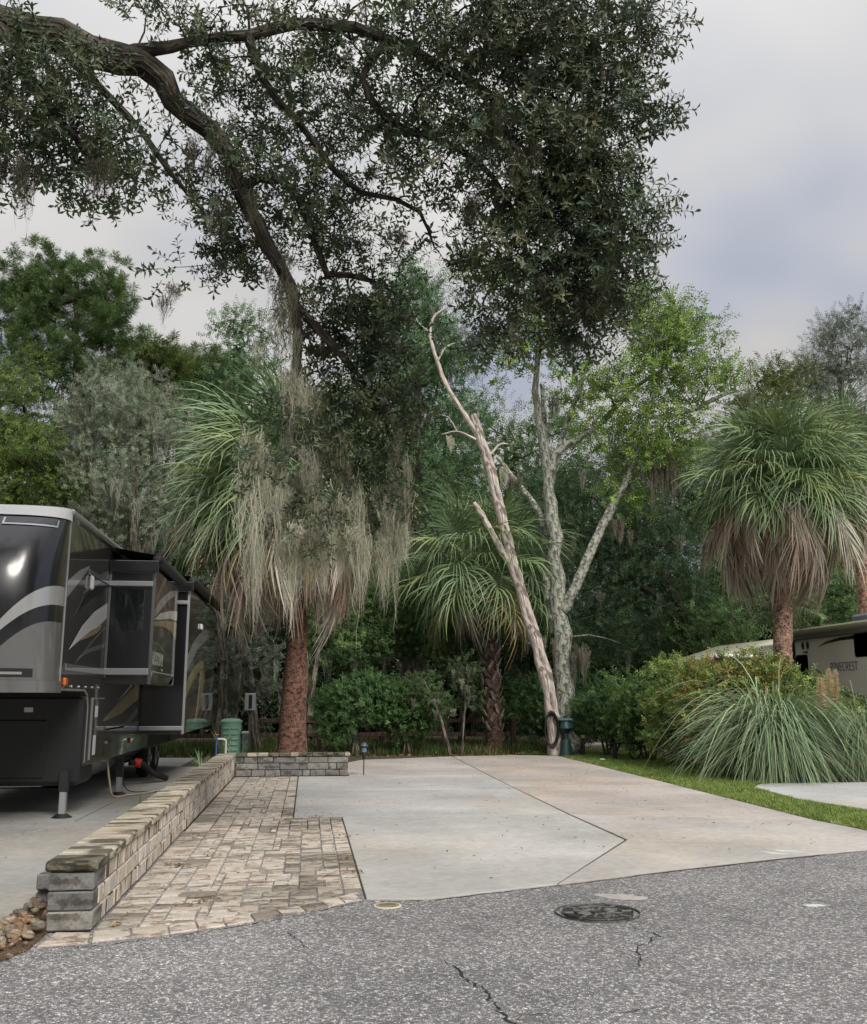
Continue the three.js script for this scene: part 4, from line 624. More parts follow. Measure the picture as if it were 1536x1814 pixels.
{
  const t = tree('pale_tree', 'pale lichen-covered multi-stemmed tree with airy bright green crown', null, 77, {
    bark: B.lichen, leaf: BROAD, leaves: { per: 9, spread: 0.34, tones: GREEN_BRIGHT, vary: 0.3, scale: 0.85 }, wood: { tip: 0.01, step: 0.5, maxR: 0.06 },
    limbs: [limb([[7.42, -0.05, -27.9], [7.44, 0.73, -27.9], [7.42, 2.19, -27.9], [7.4, 3.84, -27.9], [7.3, 5.53, -27.9], [7.17, 7.25, -27.9], [7.14, 8.13, -27.9], [6.93, 9.73, -27.9], [6.81, 11.0, -27.9], [6.94, 12.67, -27.9], [7.03, 14.14, -27.8]], [0.52, 0.312, 0.274, 0.252, 0.22, 0.197, 0.17, 0.122, 0.1, 0.071, 0.035], { bare: 0.62, sides: 12 }),
      limb([[7.28, 3.5, -28], [7.12, 5.04, -28.1], [7.1, 6.43, -28.2], [6.89, 7.22, -28.2], [6.57, 7.67, -28.3], [6.07, 8.39, -28.4], [5.63, 8.92, -28.4]], [0.18, 0.153, 0.138, 0.112, 0.096, 0.079, 0.04], { bare: 1 }),
      limb([[7.45, 4.1, -27.85], [7.68, 4.51, -27.8], [8.18, 5.67, -27.6], [8.8, 6.87, -27.5], [9.24, 7.73, -27.4], [9.56, 8.57, -27.2], [10.08, 9.95, -27]], [0.17, 0.151, 0.143, 0.136, 0.102, 0.068, 0.04], { bare: 0.6 }),
      limb([[7.18, 8.0, -27.9], [7.45, 9.01, -27.8], [8.15, 9.45, -27.7], [8.91, 10.05, -27.5], [9.69, 10.92, -27.3], [10.69, 11.59, -27]], [0.14, 0.121, 0.104, 0.087, 0.07, 0.04], { bare: 0.3 }),
      limb([[7.3, 8.4, -27.9], [7.77, 9.94, -27.9], [8.23, 11.21, -27.8], [8.5, 12.11, -27.7]], [0.09, 0.079, 0.07, 0.03], { bare: 0.4 }), limb([[7.2, 8.3, -27.9], [7.08, 10.13, -28], [6.98, 11.22, -28]], [0.09, 0.079, 0.04], { bare: 0.4 }), limb([[10.08, 9.95, -27], [11.3, 10.14, -26.9], [12.37, 10.69, -26.8], [13.11, 10.9, -26.8]], [0.069, 0.069, 0.06, 0.02])],
    lobes: [[5.53, 14.68, -27.5, 1.23, 0.7, 1.2, 26], [6.93, 12.89, -27.5, 1.05, 1.4, 1.3, 44], [5.85, 11.73, -27.5, 1.04, 1.04, 1.2, 18], [8.26, 11.04, -27.3, 1.21, 0.87, 1.3, 26], [10.04, 13.22, -27, 1.05, 1.23, 1.2, 50], [11.0, 12.08, -26.8, 1.56, 1.21, 1.3, 76], [12.03, 11.04, -26.8, 1.04, 0.69, 1, 26], [10.11, 10.66, -27, 1.55, 1.21, 1.3, 54], [10.58, 9.26, -27, 1.37, 1.03, 1.2, 46], [9.06, 9.43, -27.2, 1.37, 0.86, 1.1, 32], [9.57, 7.89, -27.3, 1.02, 0.85, 1.0, 12]],
  });
  const r = rng(4), list = [];
  for (const [x, y, z, l, n] of [[10.1, 8.7, -26.9, 1.7, 12], [10.6, 8.6, -26.9, 1.9, 9], [9.7, 8.5, -27, 1.2, 5], [8.9, 6.9, -27.3, 1.0, 5], [9.1, 6.6, -27.4, 0.8, 4], [7.75, 3.0, -27.6, 1.5, 7], [8.0, 3.1, -27.5, 1.3, 6], [7.2, 10.8, -27.7, 1.2, 4], [8.2, 8.4, -27.6, 0.9, 4], [13.0, 10.8, -26.8, 1.2, 5], [6.0, 8.3, -28.3, 0.8, 4], [7.0, 3.4, -27.8, 1.0, 4]]) for (let k = 0; k < n; k++) list.push([V(x + gauss(r) * 0.3, y + gauss(r) * 0.15, z + gauss(r) * 0.3), new THREE.Quaternion().setFromAxisAngle(UPV, r() * 6), V(0.7, l * (0.6 + r() * 0.5), 0.7), mixTone([[0.27, 0.25, 0.2], [0.33, 0.31, 0.25], [0.2, 0.19, 0.13]], r, 0.15)]);
  instances('spanish_moss', MOSS_FAR, mossMat, list, t);
  part('dead_branch', new GB().tube(P3([[7.6, 3.35, -27.6], [8.1, 3.4, -27.4], [8.6, 3.3, -27.3], [9.0, 3.15, -27.2]]), [0.03, 0.022, 0.015, 0.008], 5).build(), B.lichen, t);
}
{
  const t = thing('dead_tree', 'bare leaning dead tree with pale peeling trunk', 'tree'), g = new GB(), r = rng(17);
  for (const [p, rd] of [[[[7.05, -0.05, -27.2], [6.98, 0.6, -27.2], [6.79, 2.01, -27.2], [6.43, 3.46, -27.3], [5.98, 5.1, -27.4], [5.6, 6.8, -27.5], [5.26, 8.36, -27.6], [4.98, 9.43, -27.7], [4.78, 10.04, -27.7]], [0.25, 0.21, 0.19, 0.175, 0.165, 0.155, 0.155, 0.14, 0.1]],
    [[[4.98, 9.34, -27.7], [4.47, 10.12, -27.7], [3.96, 11.03, -27.8], [3.7, 11.74, -27.8], [3.47, 12.64, -27.8], [3.62, 13.21, -27.8], [4.15, 13.61, -27.8]], [0.085, 0.069, 0.069, 0.062, 0.052, 0.035, 0.015]], [[[5.75, 5.5, -27.4], [5.27, 6.35, -27.4], [4.91, 7.01, -27.4], [4.74, 7.27, -27.4]], [0.11, 0.091, 0.083, 0.05]], [[[5.0, 9.2, -27.7], [4.29, 9.49, -27.7], [3.77, 9.38, -27.7]], [0.043, 0.034, 0.01]], [[[3.7, 11.74, -27.8], [3.97, 12.21, -27.8], [4.41, 12.41, -27.8]], [0.035, 0.026, 0.01]], [[[3.5, 12.6, -27.8], [3.1, 13.0, -27.8], [2.9, 13.5, -27.8]], [0.03, 0.02, 0.007]], [[[4.3, 9.5, -27.7], [4.0, 9.9, -27.6], [3.7, 10.0, -27.6]], [0.02, 0.014, 0.006]], [[[5.2, 8.7, -27.6], [5.6, 9.1, -27.5], [5.8, 9.1, -27.5]], [0.05, 0.035, 0.02]]]) { const c = new THREE.CatmullRomCurve3(P3(p)), n = p.length * 4, ps = c.getPoints(n).map((q, i) => i && i < n ? q.add(V(gauss(r), gauss(r), gauss(r)).multiplyScalar(rd[0] * 0.1)) : q), rs = ps.map((_, i) => { const f = i / n * (rd.length - 1), k = Math.min(rd.length - 2, Math.floor(f)); return lerp(rd[k], rd[k + 1], f - k) * (0.92 + r() * 0.16); }); g.tube(ps, rs, 9, 0.1, r); }
  part('trunk', uvScale(g.build(), 0.8, 0.8), B.dead, t);
  const list = []; for (const [x, y, z, l, n] of [[5.2, 8.9, -27.6, 0.9, 5], [4.85, 10.1, -27.7, 0.5, 3], [5.7, 8.4, -27.5, 0.7, 4], [6.1, 4.9, -27.3, 0.7, 3], [4.1, 9.3, -27.7, 0.5, 3]]) for (let k = 0; k < n; k++) list.push([V(x + gauss(r) * 0.2, y + gauss(r) * 0.15, z), new THREE.Quaternion().setFromAxisAngle(UPV, r() * 6), V(0.6, l, 0.6), mixTone(MOSS_TONES, r, 0.15)]);
  instances('spanish_moss', MOSS_FAR, mossMat, list, t);
}

// ---------- the wood behind ----------
const trunkTo = (x, z, y, rad, lean = 0) => limb([[x, -0.06, z], [x + lean * 0.3, y * 0.35, z], [x + lean * 0.7, y * 0.7, z + 0.1], [x + lean, y, z]], [rad * 1.3, rad, rad * 0.75, rad * 0.35], { bare: 0.3 });
const WOOD = { tip: 0.012, step: 0.9, sides: 4, maxR: 0.09 };
const forest = [
  ['pine_tree', 'tall pine rising above the wood at the left', [trunkTo(-9, -40, 19, 0.3, -1.2)], [[-10.35, 19.01, -40, 2.41, 1.45, 1.6, 60], [-11.84, 17.4, -40, 1.67, 1.43, 1.4, 36], [-8.84, 17.3, -40, 1.32, 1.44, 1.3, 32], [-10.37, 15.96, -40, 2.38, 1.19, 1.4, 40], [-12.64, 18.88, -40, 0.96, 0.96, 1, 16]], NEEDLE, { per: 6, spread: 0.28, tones: [[0.13, 0.22, 0.07], [0.18, 0.27, 0.09], [0.1, 0.17, 0.06]], scale: 0.95, droop: -0.5 }, 0, B.dark],
  ['pine_tree', 'lower yellow-green pine crown behind the grey mossy tree', [trunkTo(-6, -46, 17.5, 0.3, -0.5)], [[-7.1, 17.48, -46, 2.21, 1.1, 1.6, 50], [-4.63, 16.72, -46, 1.94, 1.38, 1.6, 40], [-8.72, 17.69, -46, 1.1, 0.83, 1, 18], [-6.5, 15.4, -46, 2.6, 1.6, 1.8, 50]], NEEDLE, { per: 6, spread: 0.4, tones: [[0.14, 0.2, 0.055], [0.18, 0.23, 0.075]], scale: 1.2 }, 0, B.dark],
  ['mossy_oak', 'grey-green oak thick with moss behind the black trailer', [trunkTo(-5.6, -33, 9.5, 0.28, -0.5), limb([[-5.8, 5, -33], [-7, 7.5, -32.7], [-7.6, 10, -32.5]], [0.15, 0.1, 0.04]), limb([[-5.8, 5.5, -33], [-5.2, 8, -33], [-4.9, 10.4, -33]], [0.15, 0.1, 0.04])], [[-6.35, 11.5, -33, 1.76, 1.56, 1.6, 70], [-7.5, 10.51, -32.5, 1.14, 1.72, 1.3, 40], [-4.97, 10.54, -33, 1.37, 1.56, 1.4, 44], [-6.29, 8.78, -32.5, 1.9, 1.52, 1.6, 60], [-4.84, 7.95, -33, 1.16, 1.35, 1.2, 26], [-7.03, 7.31, -33, 1.14, 1.14, 1.2, 30]], NARROW, { per: 10, spread: 0.3, tones: GREY_GREEN, scale: 0.7 }, 170, B.grey],
  ['vine_covered_tree', 'tree smothered in bright vines at the left edge', [trunkTo(-9.6, -33.6, 10.5, 0.26, -0.4)], [[-10.6, 12.05, -34, 1.39, 2.18, 1.6, 70], [-9.4, 9.79, -33, 1.53, 1.34, 1.4, 54], [-10.05, 8.79, -33, 1.33, 1.14, 1.2, 40], [-8.41, 8.83, -33, 0.95, 1.15, 1.2, 30], [-9.6, 6.6, -33, 1.6, 1.4, 1.2, 40]], BROAD, { per: 10, spread: 0.32, tones: VINE, scale: 0.75, droop: 0.4 }, 20, B.dark],
  ['broadleaf_tree', 'dark tree behind the pine at the left edge', [trunkTo(-11.5, -44, 15, 0.3)], [[-12.86, 16.2, -44, 3.11, 1.56, 2, 60], [-10.29, 15.3, -44, 1.82, 1.82, 1.6, 40], [-11.6, 12.8, -44, 2.8, 1.8, 2, 50], [-8.6, 12.6, -43, 2, 2, 1.6, 40]], BROAD, { per: 10, spread: 0.45, tones: GREEN_MID, scale: 1 }, 30, B.dark],
  ['broadleaf_tree', 'slim dark-leaved tree top left of the mossy branch', [trunkTo(-3.6, -42, 17, 0.25)], [[-3.31, 17.58, -42, 1.28, 1.28, 1.3, 26], [-3.48, 15.44, -42, 2.03, 1.77, 1.8, 56], [-4.88, 13.28, -42, 1.5, 1.5, 1.5, 36], [-2.6, 13, -42, 1.7, 1.8, 1.6, 40]], BROAD, { per: 8, spread: 0.45, tones: BLUE_GREEN, scale: 0.95 }, 24, B.dark],
  ['evergreen_oak', 'tall dense evergreen oak in the middle behind the dead tree', [trunkTo(3.8, -36.5, 15, 0.4, 0.2), limb([[3.9, 5, -36.5], [5.2, 9, -37], [5.2, 12.4, -37]], [0.2, 0.14, 0.06]), limb([[3.9, 6, -36.5], [2.8, 9.5, -36], [2.8, 13.5, -36]], [0.2, 0.14, 0.06])], [[3.64, 17.48, -37, 1.63, 1.86, 1.8, 70], [4.81, 15.09, -37, 1.84, 2.08, 1.9, 80], [2.89, 13.71, -36, 1.77, 2.22, 1.8, 76], [5.04, 12.23, -37, 2.05, 2.05, 1.8, 70], [3.58, 9.86, -36, 1.74, 1.96, 1.6, 60], [6.11, 9.68, -38, 1.62, 1.85, 1.5, 44], [2.26, 10.95, -36, 1.31, 1.75, 1.4, 40]], BROAD, { per: 10, spread: 0.4, tones: BLUE_GREEN, scale: 0.9 }, 60, B.dark],
  ['evergreen_oak', 'broad dark evergreen behind the hedge right of the pale tree', [limb([[15.3, -0.06, -36], [15.14, 2.48, -36], [14.76, 3.89, -36], [14.47, 5.01, -36.3], [14.06, 6.15, -36.6], [13.79, 7.11, -37]], [0.38, 0.306, 0.264, 0.245, 0.203, 0.12], { bare: 0.5 }), limb([[14.6, 4.4, -36.2], [13, 6, -36.6], [11.4, 6.6, -37]], [0.16, 0.1, 0.05])], [[12.9, 8.48, -37, 2.75, 1.83, 2, 90], [11.41, 6.39, -37, 2.26, 2.03, 1.8, 70], [14.21, 5.97, -37, 2.05, 2.05, 1.8, 60], [11.48, 4.29, -36, 1.96, 1.31, 1.6, 44], [9.89, 9.3, -38, 1.87, 2.1, 1.8, 54], [13.6, 11.2, -38, 2.2, 1.6, 1.8, 50]], NARROW, { per: 11, spread: 0.42, tones: GREEN_DARK, scale: 0.95, droop: 0.3 }, 46, B.oak],
  ['broadleaf_tree', 'green tree behind the hedge palm trunk', [trunkTo(17, -38, 8, 0.25)], [[17.56, 6.61, -38, 2.6, 2.13, 2, 64], [16.1, 10.88, -40, 1.76, 2.26, 1.8, 54], [15.57, 4.11, -36, 1.98, 1.1, 1.6, 48], [18.2, 9.4, -39, 2, 1.8, 1.8, 44]], BROAD, { per: 11, spread: 0.42, tones: GREEN_MID, scale: 0.95 }, 26, B.dark],
  ['broadleaf_tree', 'green tree behind the beige trailer', [trunkTo(21.5, -40, 9, 0.28)], [[21.57, 6.06, -39, 2.44, 1.95, 2, 64], [20.24, 10.15, -41, 2.07, 2.07, 1.8, 44], [23.36, 9.12, -43, 2.22, 2.5, 2, 54], [26.01, 7.24, -42, 1.8, 2.39, 2, 44], [24, 5.4, -39, 2.4, 1.8, 1.8, 44]], BROAD, { per: 11, spread: 0.45, tones: GREEN_MID, scale: 1 }, 16, B.dark],
  ['broadleaf_tree', 'tall grey-green tree at the upper right edge', [trunkTo(28.6, -48, 20, 0.3, 0.5)], [[29.28, 20.17, -48, 2.54, 2.22, 2.2, 74], [27.48, 18.76, -48, 1.89, 1.57, 2, 44], [29.27, 16.22, -48, 2.19, 2.5, 2, 54], [29.11, 22.17, -48, 1.92, 1.28, 1.6, 20], [28, 13, -48, 2.6, 2.4, 2, 50]], NARROW, { per: 9, spread: 0.5, tones: GREY_GREEN.map((c) => c.map((x) => x * 0.62)), scale: 1.05 }, 10, B.dark],
  ['broadleaf_tree', 'yellow-green tree top between the bright crown and the hedge palm', [trunkTo(21, -42, 15.5, 0.26)], [[22.3, 16.54, -42, 1.64, 1.09, 1.5, 40], [20.74, 14.78, -42, 1.62, 1.62, 1.5, 40], [19.5, 13.06, -42, 1.34, 1.61, 1.4, 26], [22.4, 13.4, -42, 1.9, 2, 1.5, 40], [19.5, 10.6, -42, 1.6, 1.6, 1.4, 26]], BROAD, { per: 9, spread: 0.42, tones: [[0.13, 0.16, 0.04], [0.1, 0.14, 0.035]], scale: 0.95 }, 12, B.dark],
  ['understory_tree', 'thin mossy sapling trees beside the rear of the black trailer', [limb([[-2.5, -0.06, -29], [-2.42, 2.18, -29], [-2.6, 3.49, -29], [-2.91, 4.82, -29]], [0.15, 0.12, 0.1, 0.06], { bare: 0.3 }), limb([[-2.2, -0.05, -29.1], [-2.0, 1.6, -29.2], [-2.0, 3.2, -29.4]], [0.07, 0.05, 0.03])], [[-2.55, 4.25, -30, 0.6, 1.56, 0.9, 24], [-2.6, 2.4, -29.6, 0.7, 1, 0.7, 16]], SMALL, { per: 12, spread: 0.26, tones: GREY_GREEN.map((c) => c.map((x) => x * 0.6)), scale: 1.5 }, 34, B.grey],
  ['understory_tree', 'mossy small tree behind the grey electrical box', [limb([[-1.5, -0.06, -30.4], [-1.8, 2.21, -30.4], [-2.11, 3.74, -30.4], [-2.57, 4.77, -30.4]], [0.15, 0.12, 0.1, 0.05], { bare: 0.3 })], [[-1.78, 4.89, -31, 0.9, 1.44, 1.1, 34], [-1.6, 2.54, -30.8, 0.86, 1.37, 0.8, 30]], SMALL, { per: 12, spread: 0.26, tones: GREY_GREEN.map((c) => c.map((x) => x * 0.6)), scale: 1.5 }, 40, B.grey],
  ['understory_tree', 'pair of thin mossy stems right of the red-brown palm trunk', [limb([[0.03, -0.05, -31], [0.09, 1.53, -31], [0.24, 2.6, -31], [0.4, 4, -31.5]], [0.12, 0.1, 0.08, 0.04], { bare: 0.4 }), limb([[-0.25, -0.05, -31.1], [-0.2, 1.5, -31.1], [-0.1, 3, -31.3]], [0.08, 0.06, 0.04], { bare: 0.5 })], [[0.3, 4.4, -31.8, 0.9, 0.9, 0.9, 26], [0, 3.2, -31.6, 0.7, 0.6, 0.7, 14]], SMALL, { per: 12, spread: 0.28, tones: GREEN_MID, scale: 1.5 }, 34, B.grey],
  ['understory_tree', 'spreading understory tree with short moss behind the rail fence', [trunkTo(2.6, -33.2, 4.4, 0.14), limb([[2.6, 2.4, -33.2], [1.6, 3.6, -33], [0.8, 4.8, -33]], [0.09, 0.06, 0.03])], [[0.97, 4.94, -33, 1.35, 1.16, 1.4, 46], [2.53, 4.57, -33, 1.55, 1.17, 1.4, 56], [4.15, 5.43, -33.5, 1.2, 1.2, 1.3, 40], [1.71, 3.36, -32, 1.12, 0.75, 1.1, 22], [3.7, 3.81, -33, 1.17, 0.97, 1.2, 28]], SMALL, { per: 14, spread: 0.3, tones: GREEN_MID, scale: 1.7 }, 80, B.dark],
  ['understory_tree', 'low bright understory tree left of the booted palm', [trunkTo(5.0, -31.8, 3.4, 0.1, 0.2)], [[5.2, 3.76, -31.6, 0.95, 0.95, 0.8, 32], [4.6, 3.1, -31.2, 0.6, 0.7, 0.6, 16]], SMALL, { per: 13, spread: 0.28, tones: GREEN_MID, scale: 1.6 }, 24, B.dark],
  ['broadleaf_tree', 'dense tree directly behind the large palm', [trunkTo(0, -41, 10, 0.3)], [[0.19, 8.01, -40, 2.13, 2.84, 2, 84], [-1.76, 9.6, -41, 1.94, 2.91, 2, 60], [1.6, 10.94, -41, 2.22, 2.96, 2, 70], [-0.4, 13.2, -41, 2, 1.6, 1.8, 44]], BROAD, { per: 11, spread: 0.5, tones: GREEN_DARK, scale: 1.05 }, 40, B.dark],
  ['broadleaf_tree', 'tall green tree behind the pale forked stems', [trunkTo(9, -43, 13, 0.32)], [[8.8, 8.5, -42, 2.8, 3.31, 2.2, 94], [10.48, 13.0, -42, 2.36, 2.4, 2, 56], [8.01, 13.2, -43, 2.13, 2.2, 2, 46]], BROAD, { per: 10, spread: 0.5, tones: GREEN_MID, scale: 1.05 }, 30, B.dark],
  ['broadleaf_tree', 'dark tree behind the rear of the black trailer', [trunkTo(-5.4, -41, 9, 0.3)], [[-5.74, 6.95, -40, 2.08, 2.77, 2, 64], [-4.26, 10.24, -42, 1.73, 2.47, 2, 54], [-3.4, 6, -39, 1.6, 2.4, 1.6, 50]], BROAD, { per: 11, spread: 0.5, tones: GREEN_DARK, scale: 1.05 }, 30, B.dark],
  ['broadleaf_tree', 'dark tree behind the middle of the black trailer', [trunkTo(-9, -43, 8, 0.3)], [[-8.81, 6.68, -42, 2.3, 2.88, 2, 60], [-12, 7.5, -41, 2.4, 3, 2, 50], [-10.5, 10.4, -41, 2, 2, 2, 40]], BROAD, { per: 11, spread: 0.5, tones: GREEN_DARK, scale: 1.05 }, 10, B.dark],
  ['broadleaf_tree', 'tree behind the crown of the palm at the right edge', [trunkTo(26.3, -44.5, 12, 0.3)], [[26.48, 10.9, -45, 2.26, 3.1, 2.2, 64], [29.4, 9.4, -45, 2.4, 3.2, 2, 54], [23.8, 13.4, -45, 1.8, 1.8, 1.8, 40]], BROAD, { per: 10, spread: 0.5, tones: GREEN_MID, scale: 1.05 }, 10, B.dark],
];
forest.forEach(([name, label, limbs, lobes, leaf, leaves, moss, bk], k) => { leaves.per = Math.round(leaves.per * 1.6); return tree(name, label, name.startsWith('under') ? 'small trees along the fence' : 'trees of the wood behind', 500 + k * 7, { limbs, lobes, leaf, leaves, bark: bk, wood: WOOD, moss: moss ? mossFar(moss) : null }); });
{ // the far wood behind them reads as one mass; another stands across the road behind the viewer
  const r = rng(321), mass = (name, label, spots, tones) => {
    const o = thing(name, label, 'woods'); o.userData.kind = 'stuff'; const list = [], tr = new GB();
    for (const [x, z, h, w] of spots) { tr.tube([V(x, -0.06, z), V(x + gauss(r) * 0.4, h * 0.6, z), V(x + gauss(r), h * 0.9, z)], [0.25, 0.18, 0.06], 6); const n = Math.round(h * w * 14); for (let k = 0; k < n; k++) { const u = Math.pow(r(), 0.8), y = 0.2 + u * h, R = w * Math.sqrt(1 - Math.pow(Math.max(0, u - 0.55) / 0.46, 2)) * Math.sqrt(r()), a = r() * 6.28, d = V(gauss(r), gauss(r) + 0.3, gauss(r)).normalize(); list.push([V(x + Math.cos(a) * R, y, z + Math.sin(a) * R), new THREE.Quaternion().setFromUnitVectors(UPV, d), 1.6 + r() * 1.2, mixTone(tones, r, 0.3)]); } }
    part('trunks', tr.build(), B.dark, o, 'stuff'); instances('crowns', BROAD, softLeaf, list, o);
  };
  const far = []; for (let x = -34; x < 48; x += 3.6) far.push([x + gauss(r), -53 - r() * 5, (x < -6 ? 12 : x < 20 ? 13.5 : 12) + r() * 3, 3.2 + r()]);
  for (let q = 0; q < 3; q++) for (let x = -26; x < 40; x += 1.6) far.push([x + gauss(r), -42.5 - q * 2.6 - r() * 2, 3.2 + q * 1.2 + r() * 2, 1.7]);
  mass('far_woods', 'dense dark wood closing the view behind the trees', far, GREEN_DARK);
  const behind = []; for (let x = -34; x < 40; x += 5) behind.push([x + gauss(r), 19 + r() * 5, 10 + r() * 5, 3.4]);
  for (let z = -40; z < 16; z += 6) behind.push([-19 + gauss(r), z, 11 + r() * 4, 3.4]);
  mass('roadside_woods', 'belt of trees across the road and beyond the black trailer', behind, GREEN_MID);
}

// ---------- black fifth-wheel trailer ----------
const font = await new FontLoader().loadAsync('fonts/droid/droid_serif_bold.typeface.json'), fontSans = await new FontLoader().loadAsync('fonts/droid/droid_sans_regular.typeface.json');
const gloss = (c, o = {}) => phys({ color: lin(...c), roughness: 0.22, clearcoat: 0.9, clearcoatRoughness: 0.04, ...o });
const K = { black: gloss([0.006, 0.006, 0.008], { clearcoatRoughness: 0.14, roughness: 0.3 }), side: gloss([0.03, 0.028, 0.026], { roughness: 0.35 }), charcoal: gloss([0.055, 0.053, 0.05], { roughness: 0.4 }), silver: gloss([0.42, 0.42, 0.42], { metalness: 0.3 }), grey: gloss([0.13, 0.13, 0.13]), white: gloss([0.62, 0.61, 0.58]), gold: gloss([0.32, 0.25, 0.13]), matte: mat({ color: lin(0.018, 0.018, 0.02), roughness: 0.55, map: paintGrain }), trim: mat({ color: lin(0.5, 0.5, 0.51), metalness: 0.7, roughness: 0.35 }), belly: mat({ color: lin(0.1, 0.095, 0.085), roughness: 0.6 }), roof: mat({ color: lin(0.7, 0.7, 0.7), roughness: 0.7 }), rubber: mat({ color: lin(0.016, 0.016, 0.016), roughness: 0.85 }), amber: phys({ color: lin(0.6, 0.13, 0.02), roughness: 0.25, clearcoat: 1 }), red: mat({ color: lin(0.55, 0.04, 0.015), roughness: 0.5 }), glass: phys({ color: lin(0.004, 0.005, 0.007), roughness: 0.06, clearcoat: 1 }), label: mat({ color: lin(0.65, 0.65, 0.65), roughness: 0.6 }), fabric: mat({ color: lin(0.02, 0.02, 0.021), roughness: 0.7 }) };
// flat shape on a wall that faces +x: points are [z, y]; it stands `proud` metres off the wall
function decalX(pts, x, depth = 0.002) { const s = new THREE.Shape(pts.map(([z, y]) => new THREE.Vector2(-z, y))); return metricUV(new THREE.ExtrudeGeometry(s, { depth, bevelEnabled: false }).rotateY(Math.PI / 2).translate(x, 0, 0)); }
const rectZY = (z0, z1, y0, y1, r = 0) => { const p = []; const c = [[z0, y0], [z1, y0], [z1, y1], [z0, y1]]; if (!r) return c; const q = (cx, cy, a) => { for (let k = 0; k <= 4; k++) { const t = a + k * Math.PI / 8; p.push([cx + Math.cos(t) * r, cy + Math.sin(t) * r]); } }; const a = Math.min(z0, z1), b = Math.max(z0, z1); q(b - r, y1 - r, 0); q(a + r, y1 - r, Math.PI / 2); q(a + r, y0 + r, Math.PI); q(b - r, y0 + r, Math.PI * 1.5); return p; };
const boxAt = (x0, x1, y0, y1, z0, z1, ch = 0.012) => cbox(Math.abs(x1 - x0), Math.abs(y1 - y0), Math.abs(z1 - z0), ch).translate((x0 + x1) / 2, (y0 + y1) / 2, (z0 + z1) / 2);
{
  const O = [-4.35, 0, -18.4], t = thing('travel_trailer', 'black fifth-wheel travel trailer with silver and gold swirls', 'trailer', null, O);
  const add = (name, g, m, parent = t) => part(name, g.translate(-O[0], 0, -O[2]), m, parent);
  const sub = add; const S = -3.1, W0 = -5.6;
  // body shell: side outline pulled across the width
  const outline = [[-12.75, 1.68], [-14.15, 1.68], [-14.33, 1.62], [-14.42, 1.45], [-14.42, 0.66], [-19.9, 0.66], [-19.95, 0.95], [-22.9, 0.95], [-22.95, 0.62], [-24.6, 0.62], [-24.6, 3.85], [-12.75, 3.88]];
  const sh = new THREE.Shape(outline.map(([z, y]) => new THREE.Vector2(-z, y)));
  const body = add('body', metricUV(new THREE.ExtrudeGeometry(sh, { depth: 2.5, bevelEnabled: false }).rotateY(Math.PI / 2).translate(W0, 0, 0)), K.side);
  add('roof', boxAt(W0 - 0.02, S + 0.035, 3.86, 3.99, -12.72, -24.62, 0.05), K.charcoal);
  add('roof_edge', boxAt(S - 0.02, S + 0.05, 3.93, 4.0, -12.7, -24.6, 0.02), K.trim);
  add('front_box', boxAt(W0 + 0.02, S - 0.03, 0.4, 1.64, -14.3, -15.2, 0.06), K.matte);
  add('front_hatch', boxAt(-5.2, -3.6, 0.5, 1.3, -14.28, -14.34, 0.02), K.matte);
  add('hatch_latch', boxAt(-3.92, -3.8, 1.4, 1.47, -14.285, -14.31, 0.006), K.trim);
  // sloping skirt below the side wall
  { const g = new GB(), a = [V(S - 0.01, 0.66, -14.45), V(S - 0.01, 0.66, -19.9), V(S - 0.4, 0.36, -19.9), V(S - 0.3, 0.36, -14.45)].map((q) => g.vert(q)); g.quad(a[3], a[2], a[1], a[0]); const b = [V(S - 0.31, 0.36, -14.45), V(W0 + 0.2, 0.36, -14.45), V(W0 + 0.2, 0.36, -24), V(S - 0.41, 0.36, -24)].map((q) => g.vert(q)); g.quad(b[0], b[3], b[2], b[1]); add('skirt', metricUV(g.build()), K.charcoal); }
  // rounded front cap
  const zf = (y) => { const k = clamp((y - 1.66) / 2.34); return -12.08 + 0.32 * Math.sin(Math.PI * (0.12 + k * 0.62)) - 0.62 * Math.pow(k, 3.5); };
  const capPt = (u, y, off = 0) => { const c = Math.pow(1 - Math.pow(Math.abs(u), 4.2), 1 / 2.6), z = -12.75 + (zf(y) + 12.75) * c, e = 1.25 + 0.02 * c; return V(-4.35 + u * e + off * Math.sign(u) * Math.pow(Math.abs(u), 6), y, z + off * (1 - 0.6 * Math.pow(Math.abs(u), 6))); };
  const capSheet = (u0, u1, lo, hi, off, nu = 40, nv = 26) => { const g = new GB(), rows = []; for (let j = 0; j <= nv; j++) { const row = []; for (let i = 0; i <= nu; i++) { const k = i / nu, ue = u0 + (u1 - u0) * (u1 === 1 && u0 === -1 ? 0.5 - 0.5 * Math.cos(Math.PI * k) : Math.sin(k * Math.PI / 2)); row.push(g.vert(capPt(clamp(ue, -1, 1), lerp(lo(ue), hi(ue), j / nv), off), ue, j / nv)); } rows.push(row); } for (let j = 0; j < nv; j++) for (let i = 0; i < nu; i++) g.quad(rows[j][i], rows[j][i + 1], rows[j + 1][i + 1], rows[j + 1][i]); return g.build(); };
  const cap = add('front_cap', capSheet(-1, 1, () => 1.68, () => 3.96, 0), K.black);
  { const g = new GB(); for (const [y, up] of [[1.68, -1], [3.96, 1]]) { const c = g.vert(V(-4.35, y + up * 0.03, -12.75)); const e = []; for (let i = 0; i <= 40; i++) { const q = capPt(-Math.cos(Math.PI * i / 40), y); e.push(g.vert(q)); } for (let i = 0; i < 40; i++) up > 0 ? g.tri(c, e[i], e[i + 1]) : g.tri(c, e[i + 1], e[i]); } add('cap_ends', g.build(), K.charcoal); }
  sub('grey_panel', capSheet(0.1, 1, () => 1.7, (u) => lerp(1.8, 2.52, smooth(0.15, 1.0, u)), 0.004), K.grey, cap);
